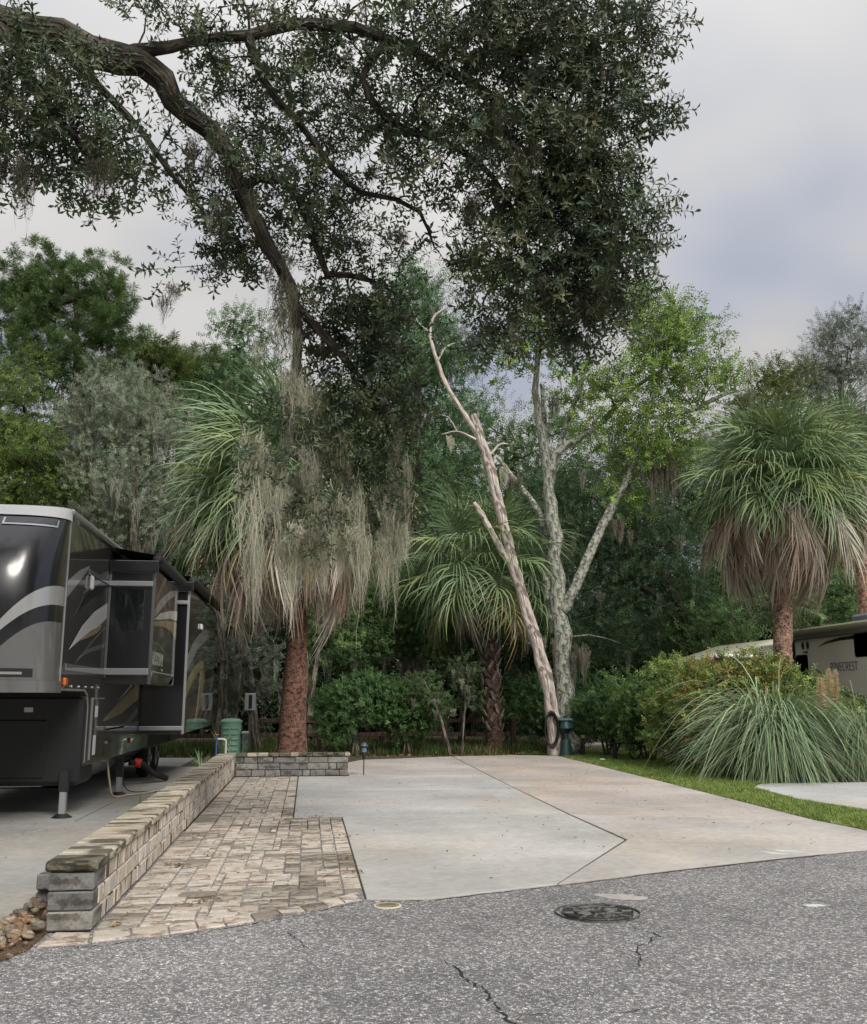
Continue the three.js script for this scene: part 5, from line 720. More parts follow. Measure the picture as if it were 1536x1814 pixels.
  sub('silver_stripe', capSheet(0.3, 1, (u) => lerp(1.98, 2.74, Math.pow(smooth(0.2, 1.05, u), 0.8)), (u) => lerp(2.0, 2.98, Math.pow(smooth(0.2, 1.05, u), 0.8)), 0.005), K.silver, cap);
  sub('roof_lip', capSheet(-1, 1, () => 3.84, () => 3.99, 0.02, 40, 3), K.roof, cap);
  sub('marker_bar', capSheet(0.45, 0.93, () => 3.7, () => 3.8, 0.014, 14, 3), K.trim, cap); sub('marker_lens', capSheet(0.47, 0.92, () => 3.725, () => 3.81, 0.018, 14, 3), K.glass, cap);
  sub('light_slot', capSheet(0.2, 0.86, () => 1.84, () => 1.94, 0.01, 14, 3), K.matte, cap); sub('light_strip', capSheet(0.3, 0.78, () => 1.87, () => 1.9, 0.014, 14, 2), K.trim, cap);
  sub('lower_lip', capSheet(-1, 1, () => 1.66, () => 1.8, 0.03, 40, 3), K.grey, cap);
  add('seam_trim', boxAt(S - 0.01, S + 0.012, 1.68, 3.86, -12.73, -12.77, 0.004), K.trim);
  add('edge_trim', decalX([[-12.8, 1.69], [-14.15, 1.69], [-14.36, 1.62], [-14.44, 1.45], [-14.44, 0.7], [-14.47, 0.7], [-14.47, 1.46], [-14.38, 1.65], [-14.16, 1.715], [-12.8, 1.715]], S, 0.008), K.trim);
  // vinyl swirls on the side wall
  for (const [m, p] of [['silver', [[-14.01, 3.44], [-13.43, 3.3], [-12.91, 3.11], [-12.8, 3.05], [-12.8, 2.86], [-12.99, 2.94], [-13.56, 3.2]]], ['grey', [[-15.28, 3.54], [-14.7, 3.4], [-14.09, 3.18], [-13.72, 3.01], [-14.38, 3.18], [-15.32, 3.42]]], ['black', [[-15.32, 3.41], [-14.38, 3.17], [-13.78, 2.99], [-13.32, 2.68], [-14.15, 2.97], [-15.36, 3.29]]], ['white', [[-15.36, 3.04], [-14.49, 2.83], [-13.81, 2.58], [-13.33, 2.32], [-13.14, 2.22], [-13.96, 2.45], [-14.83, 2.64], [-15.36, 2.81]]], ['gold', [[-15.08, 2.69], [-14.28, 2.53], [-13.63, 2.36], [-13.96, 2.4], [-14.66, 2.52], [-14.95, 2.61]]], ['grey', [[-15.25, 2.66], [-14.5, 2.42], [-13.48, 2.05], [-14.03, 2.19], [-15.38, 2.36], [-15.38, 2.43], [-14.15, 2.27], [-14.68, 2.45], [-15.36, 2.66]]], ['gold', [[-18.6, 1.83], [-18.11, 1.8], [-16.49, 1.47], [-15.27, 1.21], [-17.02, 1.34], [-18.6, 1.58]]], ['white', [[-18.6, 1.97], [-18.3, 1.93], [-17.27, 1.7], [-16.48, 1.51], [-18.1, 1.84], [-18.6, 1.87]]], ['grey', [[-18.64, 1.44], [-17.08, 1.12], [-16.4, 1.01], [-17.6, 1.1], [-18.64, 1.33]]]]) add('swirl', decalX(p, S), K[m]);
  // compartment doors, latches, stickers, lights on the side
  const door = add('side_door', decalX(rectZY(-14.78, -15.52, 0.7, 1.56, 0.06), S, 0.012), K.side); sub('door_trim', decalX([[-14.74, 0.72], [-14.74, 1.58], [-15.5, 1.58], [-15.5, 1.6], [-14.71, 1.6], [-14.71, 0.72]], S, 0.016), K.trim, door); sub('sticker', decalX(rectZY(-14.9, -15.08, 1.32, 1.48), S + 0.012, 0.003), K.label, door); sub('sticker', decalX(rectZY(-14.88, -15.06, 0.78, 1.06), S + 0.012, 0.003), K.label, door);
  const d2 = add('side_door', decalX(rectZY(-15.7, -17.3, 0.72, 1.13, 0.05), S, 0.012), K.side); sub('latch', boxAt(S + 0.01, S + 0.03, 0.78, 0.88, -17.1, -17.2, 0.006), K.trim, d2); sub('latch', boxAt(S + 0.01, S + 0.03, 0.9, 0.94, -15.78, -15.86, 0.006), K.trim, d2);
  add('trim_strip', boxAt(S, S + 0.012, 1.1, 1.17, -15.75, -18.75, 0.004), K.grey);
  for (const [z, y] of [[-12.95, 1.8], [-17.95, 0.86]]) add('marker_light', boxAt(S, S + 0.045, y - 0.05, y + 0.05, z - 0.07, z + 0.07, 0.015), K.amber);
  for (let k = 0; k < 6; k++) add('rivet', new THREE.SphereGeometry(0.018, 6, 4).translate(S + 0.005, 1.745, -12.95 - k * 0.42), K.trim);
  // front slide-out
  const s1 = add('slide_out', boxAt(S - 0.2, -2.42, 1.8, 3.6, -15.4, -18.2, 0.02), K.side);
  sub('end_panel', boxAt(S + 0.02, -2.44, 1.99, 3.52, -15.36, -15.42, 0.006), K.black, s1); sub('end_window', boxAt(-2.98, -2.55, 2.6, 3.25, -15.345, -15.37, 0.01), K.glass, s1);
  sub('rail', boxAt(S, -2.43, 3.3, 3.38, -15.3, -15.38, 0.01), K.trim, s1); sub('rail', boxAt(S, -2.43, 1.94, 2.04, -15.3, -15.38, 0.01), K.trim, s1); sub('rail', boxAt(S, S + 0.02, 1.94, 2.03, -12.95, -15.38, 0.006), K.grey, s1); sub('rail', boxAt(S, S + 0.02, 3.31, 3.38, -13.9, -15.38, 0.006), K.grey, s1); sub('corner_trim', boxAt(S, S + 0.04, 1.9, 3.62, -15.33, -15.38, 0.006), K.grey, s1); sub('corner_trim', boxAt(-2.45, -2.4, 1.8, 3.6, -15.37, -15.42, 0.006), K.grey, s1);
  for (const [m, p] of [['charcoal', [[-15.45, 2.66], [-16.29, 2.71], [-17.15, 2.69], [-17.85, 2.56], [-18.17, 2.32], [-18.19, 2.06], [-18.06, 1.83], [-15.45, 1.83]]], ['silver', [[-15.44, 2.9], [-16.12, 3.18], [-17.03, 3.4], [-18.14, 3.56], [-18.18, 3.48], [-17.08, 3.27], [-16.18, 3.02], [-15.44, 2.8]]], ['white', [[-15.5, 2.8], [-16.2, 2.96], [-17.15, 3.08], [-18.18, 3.16], [-18.18, 2.99], [-17.2, 2.95], [-16.25, 2.86]]], ['gold', [[-15.45, 2.76], [-16.25, 2.84], [-17.21, 2.91], [-18.18, 2.95], [-18.15, 2.63], [-17.49, 2.75], [-16.6, 2.77], [-15.45, 2.69]]], ['gold', [[-18.18, 2.05], [-17.9, 1.83], [-17.5, 1.83], [-17.9, 1.95]]]]) sub('swirl', decalX(p, -2.42), K[m], s1);
  for (const [m, p] of [['grey', [[-15.45, 2.46], [-15.95, 2.48], [-16.58, 2.43], [-17.09, 2.3], [-16.97, 2.28], [-16.41, 2.39], [-15.85, 2.43], [-15.45, 2.41]]], ['white', [[-15.46, 1.9], [-15.6, 2.01], [-18.15, 2.0], [-18.15, 1.985], [-15.66, 1.99], [-15.5, 1.88]]]]) sub('swirl', decalX(p, -2.417), K[m], s1);
  { const tg = new TextGeometry('DESTINY', { font, size: 0.2, depth: 0.002, curveSegments: 3 }); tg.computeBoundingBox(); const bw = tg.boundingBox.max.x; tg.scale(1.16 / bw, 1, 1).rotateY(Math.PI / 2).translate(-2.416, 2.11, -15.56); sub('lettering', tg, K.white, s1); sub('emblem', decalX(rectZY(-16.55, -16.7, 2.03, 2.07), -2.416), K.white, s1); }
  // rear slide-out
  const s2 = add('slide_out', boxAt(S - 0.2, -2.3, 0.93, 3.7, -18.85, -24.4, 0.02), K.side);
  sub('end_panel', boxAt(S + 0.02, -2.32, 1.1, 3.6, -18.81, -18.87, 0.006), K.black, s2); sub('rail', boxAt(S, -2.31, 1.0, 1.08, -18.76, -18.83, 0.01), K.trim, s2); sub('rail', boxAt(S, -2.31, 3.35, 3.42, -18.76, -18.83, 0.01), K.trim, s2); sub('corner_trim', boxAt(-2.33, -2.28, 0.93, 3.7, -18.82, -18.87, 0.006), K.trim, s2);
  for (const [m, p] of [['silver', [[-19.1, 2.4], [-20.07, 2.74], [-21.34, 3.01], [-24.3, 3.3], [-24.3, 3.14], [-22.24, 2.86], [-20.64, 2.59], [-19.1, 2.1]]], ['gold', [[-19.1, 1.9], [-20.28, 2.23], [-21.28, 2.36], [-21.95, 2.41], [-22.03, 2.23], [-20.84, 2.11], [-19.93, 1.89], [-19.1, 1.6]]], ['gold', [[-21.46, 2.2], [-22.06, 2.17], [-22.19, 1.86], [-21.88, 1.49], [-20.75, 1.1], [-21.1, 1.49], [-21.28, 1.85]]], ['grey', [[-24.3, 2.09], [-23.63, 1.74], [-22.28, 1.37], [-21.47, 1.14], [-22.99, 1.42], [-24.19, 1.75]]], ['gold', [[-24.3, 1.6], [-24.03, 1.48], [-22.6, 1.18], [-23.81, 1.35], [-24.3, 1.42]]], ['silver', [[-19.04, 3.58], [-20.38, 3.64], [-21.26, 3.66], [-20.21, 3.58], [-19.08, 3.52]]]]) sub('swirl', decalX(p, -2.3), K[m], s2);
  sub('porch_light', boxAt(-2.3, -2.26, 3.02, 3.14, -20.9, -21.2, 0.015), K.label, s2);
  add('slide_light', boxAt(S, S + 0.05, 3.1, 3.3, -14.0, -14.12, 0.02), K.label);
  // slide toppers: rolled fabric awnings on arms
  for (const [z0, z1, x, y] of [[-15.35, -18.3, -2.38, 3.72], [-18.8, -24.5, -2.24, 3.8]]) { const a = add('slide_topper', new GB().tube([V(x, y, z0), V(x, y, z1)], [0.085, 0.085], 14).build(), K.fabric); const g = new GB(), q = [V(S, y + 0.2, z0 - 0.05), V(x, y + 0.08, z0 - 0.05), V(x, y + 0.08, z1 + 0.05), V(S, y + 0.2, z1 + 0.05)].map((v) => g.vert(v)); g.quad(...q); sub('topper_fabric', g.build(), K.fabric, a); sub('topper_arm', boxAt(S, x + 0.03, y - 0.2, y - 0.02, z0 + 0.03, z0 + 0.07, 0.01), K.black, a); }
  // running gear and legs
  for (const z of [-21.0, -21.95]) { const w = add('wheel', metricUV(new THREE.TorusGeometry(0.285, 0.115, 12, 30).rotateY(Math.PI / 2).scale(1.1, 1, 1).translate(-3.32, 0.39, z)), K.rubber); sub('rim', metricUV(new THREE.CylinderGeometry(0.21, 0.23, 0.08, 22).rotateZ(Math.PI / 2).translate(-3.26, 0.39, z)), K.trim, w); sub('hub', new THREE.CylinderGeometry(0.06, 0.07, 0.06, 12).rotateZ(Math.PI / 2).translate(-3.2, 0.39, z), K.trim, w); }
  add('axle', boxAt(-5.3, -3.4, 0.33, 0.45, -20.9, -22.05), K.matte); add('wheel_housing', boxAt(W0 + 0.05, S - 0.02, 0.6, 0.95, -19.9, -22.95, 0.03), K.matte);
  for (const [x, z, h] of [[-3.28, -14.15, 0.5], [-5.3, -14.15, 0.5], [-3.12, -17.3, 0.45]]) { const leg = add('landing_leg', boxAt(x - 0.045, x + 0.045, 0.04, h, z - 0.045, z + 0.045, 0.008), K.trim); sub('leg_sleeve', boxAt(x - 0.06, x + 0.06, h - 0.16, h + 0.12, z - 0.06, z + 0.06, 0.008), K.matte, leg); sub('foot_pad', metricUV(new THREE.CylinderGeometry(0.06, 0.14, 0.05, 18).translate(x, 0.025, z)), K.matte, leg); }
  const hose = add('sewer_hose', new GB().tube(new THREE.CatmullRomCurve3(P3([[-3.25, 0.42, -18.9], [-3.05, 0.4, -19.0], [-2.9, 0.2, -19.4], [-2.7, 0.06, -19.9]])).getPoints(20), Array(21).fill(0.055), 10).build(), K.rubber); sub('hose_coupling', new THREE.CylinderGeometry(0.08, 0.08, 0.12, 14).rotateZ(1.4).translate(-3.1, 0.41, -18.97), K.red, hose);
}
{ const g = new GB().tube(new THREE.CatmullRomCurve3(P3([[-3.2, 0.6, -16.6], [-3.15, 0.3, -16.6], [-3.1, 0.04, -16.7], [-2.9, 0.018, -17.0], [-2.6, 0.018, -17.5], [-2.3, 0.018, -18.4]])).getPoints(40), Array(41).fill(0.017), 7).build(); single('water_hose', g, mat({ color: lin(0.5, 0.42, 0.3), roughness: 0.6 }), 'tan hose curving down from under the black trailer', 'hose'); }
{ const g = new GB().tube(new THREE.CatmullRomCurve3(P3([[-3.1, 0.3, -17.35], [-3.0, 0.05, -17.5], [-2.6, 0.014, -17.6], [-2.3, 0.014, -17.3]])).getPoints(24), Array(25).fill(0.008), 5).build(); single('power_cable', g, K.rubber, 'thin black cable on the ground beside the trailer leg', 'cable'); }

// ---------- beige fifth-wheel trailer on the right ----------
{
  const O = [14.8, 0, -24], t = thing('travel_trailer', 'beige fifth-wheel travel trailer lettered PINECREST behind the tall grass', 'trailer', null, O), add = (n, g, m, p = t) => part(n, g.translate(-O[0], 0, -O[2]), m, p);
  const C = { cream: gloss([0.84, 0.8, 0.72], { roughness: 0.35, clearcoat: 0.7 }), white: gloss([0.82, 0.82, 0.81], { roughness: 0.4, clearcoat: 0.4 }), roof: mat({ color: lin(0.5, 0.49, 0.36), roughness: 0.8, map: paintGrain }), eave: mat({ color: lin(0.14, 0.135, 0.12), roughness: 0.7 }), dark: gloss([0.02, 0.018, 0.016]) };
  const X = 13.5;
  add('body', boxAt(X, 16, 0.6, 3.3, -18.6, -25.6, 0.03), C.cream);
  add('roof', boxAt(X - 0.16, 16.1, 3.3, 3.46, -18.5, -25.75, 0.05), C.roof); add('eave', boxAt(X - 0.12, X + 0.02, 3.16, 3.31, -18.6, -25.68, 0.02), C.eave);
  const w = add('window', decalX(rectZY(-20.4, -22.58, 2.62, 3.15, 0.07), X, 0.014), K.glass); add('window_frame', decalX(rectZY(-20.37, -22.62, 2.58, 3.18, 0.08), X, 0.008), C.dark, w);
  const dr = add('door', decalX(rectZY(-24.98, -25.52, 0.9, 2.7, 0.06), X, 0.012), C.white); add('door_frame', decalX(rectZY(-24.93, -25.57, 0.85, 2.76, 0.08), X, 0.007), C.dark, dr); add('door_window', decalX(rectZY(-25.1, -25.38, 1.7, 2.45, 0.04), X + 0.012, 0.005), K.glass, dr);
  add('corner_seal', boxAt(X - 0.02, X + 0.03, 0.6, 3.2, -25.58, -25.72, 0.006), C.dark);
  for (const dz of [0, 0.26]) add('vent', metricUV(new THREE.CylinderGeometry(0.07, 0.07, 0.02, 14).rotateZ(Math.PI / 2).scale(1, 1.5, 1).translate(X + 0.0, 3.0, -25.14 + dz)), C.dark); add('vent_slot', boxAt(X, X - 0.014, 2.8, 2.84, -24.9, -25.12, 0.004), C.dark);
  const arc = (p) => add('swirl', decalX(p, X - 0.004, 0.006), C.dark);
  arc([[-24.37, 2.93], [-23.9, 3.06], [-23.2, 3.12], [-22.6, 3.13], [-22.6, 3.04], [-23.2, 3.04], [-23.9, 2.99]]);
  arc([[-24.86, 2.5], [-24.3, 2.27], [-23.89, 2.07], [-23.4, 1.8], [-22.9, 1.62], [-22.26, 1.5], [-21.5, 1.42], [-22.3, 1.42], [-23, 1.5], [-23.5, 1.68], [-24, 2.02], [-24.4, 2.25]]);
  arc([[-23.4, 1.86], [-22.9, 1.7], [-22.3, 1.58], [-21.6, 1.5], [-22.3, 1.62], [-22.9, 1.74]]);
  { const tg = new TextGeometry('PINECREST', { font: fontSans, size: 0.2, depth: 0.003, curveSegments: 4 }); tg.computeBoundingBox(); tg.scale(1.28 / tg.boundingBox.max.x, 1.1, 1); tg.rotateY(-Math.PI / 2).translate(X - 0.006, 2.27, -23.8); add('lettering', tg, mat({ color: lin(0.12, 0.115, 0.11), roughness: 0.5 })); }
  for (const [a, b] of [[-23.72, -22.7], [-22.55, -21.4]]) { const d = add('hatch', decalX(rectZY(a, b, 0.72, 1.33, 0.07), X - 0.012, 0.013), C.cream); add('hatch_seal', decalX(rectZY(a - 0.03, b + 0.03, 0.69, 1.36, 0.08), X - 0.006, 0.007), C.dark, d); }
  add('air_conditioner', boxAt(14.0, 14.7, 3.46, 3.72, -22.7, -23.5, 0.06), mat({ color: lin(0.2, 0.24, 0.3), roughness: 0.5 }));
  // far end: body, slide-out, rolled awning
  add('rear_body', boxAt(14.0, 16, 0.6, 3.2, -25.8, -34, 0.03), C.cream);
  { const g = new THREE.ExtrudeGeometry(new THREE.Shape([[12.9, 2.86], [14.75, 3.44], [16, 3.5], [16, 3.2], [12.9, 2.8]].map(([x, y]) => new THREE.Vector2(x, y))), { depth: 4.6, bevelEnabled: false }).translate(0, 0, -33.6); add('rear_roof', metricUV(g), C.roof); }
  const s = add('slide_out', boxAt(12.7, 14.9, 0.9, 2.82, -28.95, -33, 0.03), C.white); add('slide_window', boxAt(13.35, 13.9, 1.9, 2.65, -28.93, -28.97, 0.006), K.glass, s); add('slide_window', boxAt(14.25, 14.85, 1.9, 2.62, -28.93, -28.97, 0.006), K.glass, s); add('slide_stripe', boxAt(12.72, 13.3, 2.5, 2.56, -28.93, -28.97, 0.006), C.dark, s);
  const a = add('awning', new GB().tube([V(12.5, 2.86, -28.7), V(14.0, 2.86, -28.7)], [0.07, 0.07], 12).build(), C.white); add('awning_fabric', boxAt(12.5, 14, 2.72, 2.8, -28.64, -28.9, 0.02), C.dark, a); add('awning_arm', boxAt(13.9, 14.02, 1.6, 2.86, -28.7, -28.8, 0.02), C.dark, a);
  for (const z of [-28.2, -29.3]) add('wheel', metricUV(new THREE.TorusGeometry(0.28, 0.11, 10, 24).rotateY(Math.PI / 2).translate(14.15, 0.38, z)), K.rubber);
  for (const z of [-20, -25]) add('landing_leg', boxAt(13.7, 13.8, 0, 0.7, z - 0.05, z + 0.05, 0.01), K.trim);
}

// ---------- hedge, shrubs and tall grass ----------
const HEDGE_LEAF = [1, 2, 3].map((s) => twigGeo(s * 41, { n: 12, L: 0.075, W: 0.036, len: 0.2, spread: 1.1, stem: 0.004, cheap: true }));
function shrub(name, label, group, seed, base, lobes, tones, o = {}) {
  const r = rng(seed), limbs = []; for (let k = 0; k < (o.stems ?? 5); k++) { const a = k * 2.4, [x, z] = base, L = lobes[k % lobes.length]; limbs.push(limb([[x + Math.cos(a) * 0.12, -0.05, z + Math.sin(a) * 0.12], [lerp(x, L[0], 0.4) + Math.cos(a) * 0.15, L[1] * 0.45, lerp(z, L[2], 0.4) + Math.sin(a) * 0.15], [L[0], L[1], L[2]]], [o.rad ?? 0.035, 0.025, 0.01], { bare: 0.35 })); }
  return tree(name, label, group, seed, { category: 'shrub', bark: B.grey, limbs, lobes, leaf: o.leaf ?? HEDGE_LEAF, leafMat: o.mat ?? leafMat(0.5, 0.2, 0.5), leaves: { per: o.per ?? 12, spread: o.spread ?? 0.16, tones, vary: 0.3, scale: o.scale ?? 1 }, wood: { tip: 0.005, step: 0.3, sides: 4, maxR: 0.02 } });
}
const HEDGE = [[0.18, 0.29, 0.07], [0.27, 0.36, 0.1], [0.13, 0.22, 0.06], [0.31, 0.35, 0.1]], HEDGE_DARK = [[0.08, 0.17, 0.055], [0.13, 0.23, 0.075], [0.06, 0.12, 0.045]];
shrub('hedge_shrub', 'dark green hedge shrub beside the lichened trunk', 'hedge shrubs along the lawn', 11, [8.5, -27], [[8.3, 1.2, -27, 0.75, 0.95, 0.8, 70], [8.9, 1.1, -26.6, 0.7, 0.95, 0.8, 60]], HEDGE_DARK);
shrub('hedge_shrub', 'green hedge shrub second from the lichened trunk', 'hedge shrubs along the lawn', 12, [8.9, -25], [[8.65, 1.35, -25, 0.8, 1.05, 0.9, 100], [9.4, 1.3, -24.6, 0.8, 1.1, 0.8, 60]], HEDGE_DARK.concat(HEDGE.slice(0, 1)));
shrub('hedge_shrub', 'tall yellow-green hedge shrub in the middle of the hedge', 'hedge shrubs along the lawn', 13, [9.2, -23], [[8.9, 1.55, -23, 0.85, 1.05, 0.9, 110], [9.7, 1.5, -22.6, 0.8, 1.1, 0.8, 70], [8.8, 0.6, -22.9, 0.7, 0.5, 0.7, 30]], HEDGE);
shrub('hedge_shrub', 'hedge shrub with rusty orange tips beside the tall grass', 'hedge shrubs along the lawn', 14, [9.4, -21], [[9.1, 1.6, -21, 0.85, 1.05, 0.9, 120], [10.0, 1.55, -20.6, 0.8, 1.0, 0.8, 80], [9.0, 0.6, -20.9, 0.7, 0.5, 0.7, 30]], HEDGE.concat([[0.24, 0.13, 0.045], [0.28, 0.22, 0.05]]));
shrub('hedge_shrub', 'hedge shrub at the foot of the straight palm trunk', 'hedge shrubs along the lawn', 15, [10.9, -21.3], [[10.8, 1.5, -21.2, 0.8, 0.95, 0.8, 90], [11.7, 1.2, -21.4, 0.7, 0.8, 0.7, 60], [12.2, 0.9, -20.9, 0.7, 0.7, 0.7, 44]], HEDGE);
shrub('garden_shrub', 'broad dark glossy shrub behind the short wall', 'shrubs in front of the rail fence', 16, [1.4, -28.6], [[1.0, 1.35, -28.6, 0.75, 0.75, 0.7, 80], [1.75, 1.6, -28.6, 0.75, 0.7, 0.7, 80], [0.85, 0.8, -28.4, 0.6, 0.4, 0.5, 24]], HEDGE_DARK, { rad: 0.03 });
shrub('garden_shrub', 'bright-topped glossy shrub left of the leaning saplings', 'shrubs in front of the rail fence', 17, [2.9, -28.7], [[2.5, 1.5, -28.7, 0.75, 0.7, 0.7, 80], [3.2, 1.45, -28.7, 0.7, 0.65, 0.7, 70], [2.8, 0.85, -28.5, 0.7, 0.35, 0.5, 24]], HEDGE_DARK.concat([[0.09, 0.17, 0.045]]), { rad: 0.03 });
shrub('garden_shrub', 'dark shrub behind the dead tree and fence end', 'shrubs in front of the rail fence', 18, [6.4, -31.5], [[6.2, 1.3, -31.5, 0.9, 1.0, 0.7, 70], [7.4, 1.4, -31.6, 0.9, 1.1, 0.7, 70], [8.6, 1.4, -31, 1, 1.2, 0.8, 70]], HEDGE_DARK);
for (const [i, pts, rad, lab] of [[0, [[4.07, -0.05, -27.8], [3.86, 0.75, -27.8], [3.61, 1.46, -27.8], [3.3, 2.1, -27.9]], [0.055, 0.045, 0.036, 0.015], 'pale leaning sapling stem behind the pad joint'], [1, [[4.5, -0.05, -28.5], [4.57, 0.88, -28.5], [4.61, 1.53, -28.5], [4.5, 2.6, -28.5]], [0.045, 0.036, 0.032, 0.012], 'upright thin sapling beside the booted palm']]) tree('sapling', lab, 'saplings at the end of the pad', 900 + i, { bark: B.grey, limbs: [limb(pts, rad, { bare: 0.4 })], lobes: [[pts[3][0], pts[3][1] - 0.2, pts[3][2], 0.5, 0.6, 0.4, 22], [pts[2][0] + 0.15, pts[2][1], pts[2][2], 0.3, 0.4, 0.3, 8]], leaf: SMALL, leaves: { per: 6, spread: 0.16, tones: [[0.1, 0.14, 0.06], [0.07, 0.11, 0.045]], scale: 1.1 }, wood: { tip: 0.005, step: 0.3, sides: 4, maxR: 0.02 }, moss: mossFar(10, [0.2, 0.6], 0.5) });
{ // pampas: fountains of arching blades
  const bladeGeo = (seed) => { const r = rng(seed), g = new GB(); for (let k = 0; k < 7; k++) { const a = (r() - 0.5) * 1.0, L = 1.0 * (0.75 + r() * 0.4), rise = 0.85 + r() * 0.35, drop = 0.95 + r() * 0.9; let prev = null; for (let s = 0; s <= 9; s++) { const u = s / 9, x = L * 1.0 * u * (0.45 + 0.55 * u), y = L * (rise * 1.9 * u - drop * 1.25 * u * u), w = 0.0085 * (1 - u * u) + 0.0008, c = V(Math.cos(a) * x, y, Math.sin(a) * x + Math.sin(u * 3 + k) * 0.02), A = g.vert(V(c.x - Math.sin(a) * w, c.y + w * 0.3, c.z + Math.cos(a) * w)), Bq = g.vert(V(c.x + Math.sin(a) * w, c.y, c.z - Math.cos(a) * w)); if (prev) g.quad(prev[0], prev[1], Bq, A); prev = [A, Bq]; } } return g.build(); };
  const BG = [1, 2, 3, 4].map((s) => bladeGeo(s * 43));
  const clump = (label, seed, cx, cz, R, H, n) => {
    const t = thing('pampas_grass', label, 'ornamental grass', 'tall grass clumps beside the drive'), r = rng(seed), list = [];
    for (let k = 0; k < n; k++) { const a = r() * 6.283, q = Math.sqrt(r()) * R * 0.34, s = H * (0.55 + r() * 0.6), yaw = a + gauss(r) * 0.9, Q = new THREE.Quaternion().setFromAxisAngle(UPV, -yaw); list.push([V(cx + Math.cos(a) * q, 0, cz + Math.sin(a) * q), Q, V(s * (0.25 + r() * 0.55) * R, s * (0.5 + r() * 0.6), s * 0.6), mixTone([[0.24, 0.34, 0.19], [0.34, 0.44, 0.27], [0.17, 0.26, 0.13], [0.4, 0.44, 0.27]], r, 0.25)]); }
    instances('blades', BG, leafMat(0.6, 0.25, 0.5), list, t); return t;
  };
  clump('big arching pampas grass clump in front of the beige trailer', 1, 9.6, -19.3, 1.2, 2.5, 560);
  clump('smaller pampas grass clump at the right edge of the picture', 2, 11.4, -19.0, 1.0, 1.9, 280);
  const t = thing('pampas_plume', 'tan dry grass plumes rising above the clump', 'grass plumes'), r = rng(9);
  for (let k = 0; k < 4; k++) { const x = 10.5 + k * 0.15 + gauss(r) * 0.06, z = -19.3 + gauss(r) * 0.2, h = 1.95 + r() * 0.25, g = new GB(); g.tube([V(x, 0, z), V(x + 0.05, h * 0.7, z), V(x + 0.12, h, z)], [0.008, 0.007, 0.005], 5); const st = part('plume_stem', g.build(), mat({ color: lin(0.42, 0.3, 0.16) }), t); const p = new GB(); for (let s = 0; s < 420; s++) { const u = r(), b = V(x + 0.05 + 0.07 * u, h * 0.7 + h * 0.32 * u, z), a = r() * 6.28, R = 0.15 * (1 - u * 0.55); const tip = b.clone().add(V(Math.cos(a) * R, 0.02 - r() * 0.12, Math.sin(a) * R)); p.tri(p.vert(b), p.vert(b.clone().add(V(0.006, 0.012, 0))), p.vert(tip)); } part('plume', p.build(), fm([0.5, 0.37, 0.22], 0.9, 0.3), st); }
}

// ---------- rail fence ----------
{
  const f = thing('rail_fence', 'dark weathered two-rail wooden fence behind the pad', 'fence', null, [0, 0, -30.9]), m = [bark(woodMap, [0.42, 0.38, 0.36], woodMap, 0.01, 1, 1), bark(woodMap, [0.6, 0.56, 0.54], woodMap, 0.01, 1, 1)], xs = [-4.6, -2.1, 0.4, 2.6, 4.35, 6.55]; const r = rng(3);
  xs.forEach((x) => { const p = part('post', cbox(0.16, 1.05, 0.16, 0.015), m[0], f); p.position.set(x, 0.48, 0); });
  for (let k = 0; k + 1 < xs.length; k++) for (const y of [0.46, 0.88]) { const L = xs[k + 1] - xs[k] - 0.17, q = part('rail', cbox(L, 0.13, 0.05, 0.01, k, y), m[y < 0.6 || r() < 0.4 ? 1 : 0], f); q.position.set((xs[k] + xs[k + 1]) / 2, y + gauss(r) * 0.02, 0); q.rotation.z = gauss(r) * 0.012; }
}
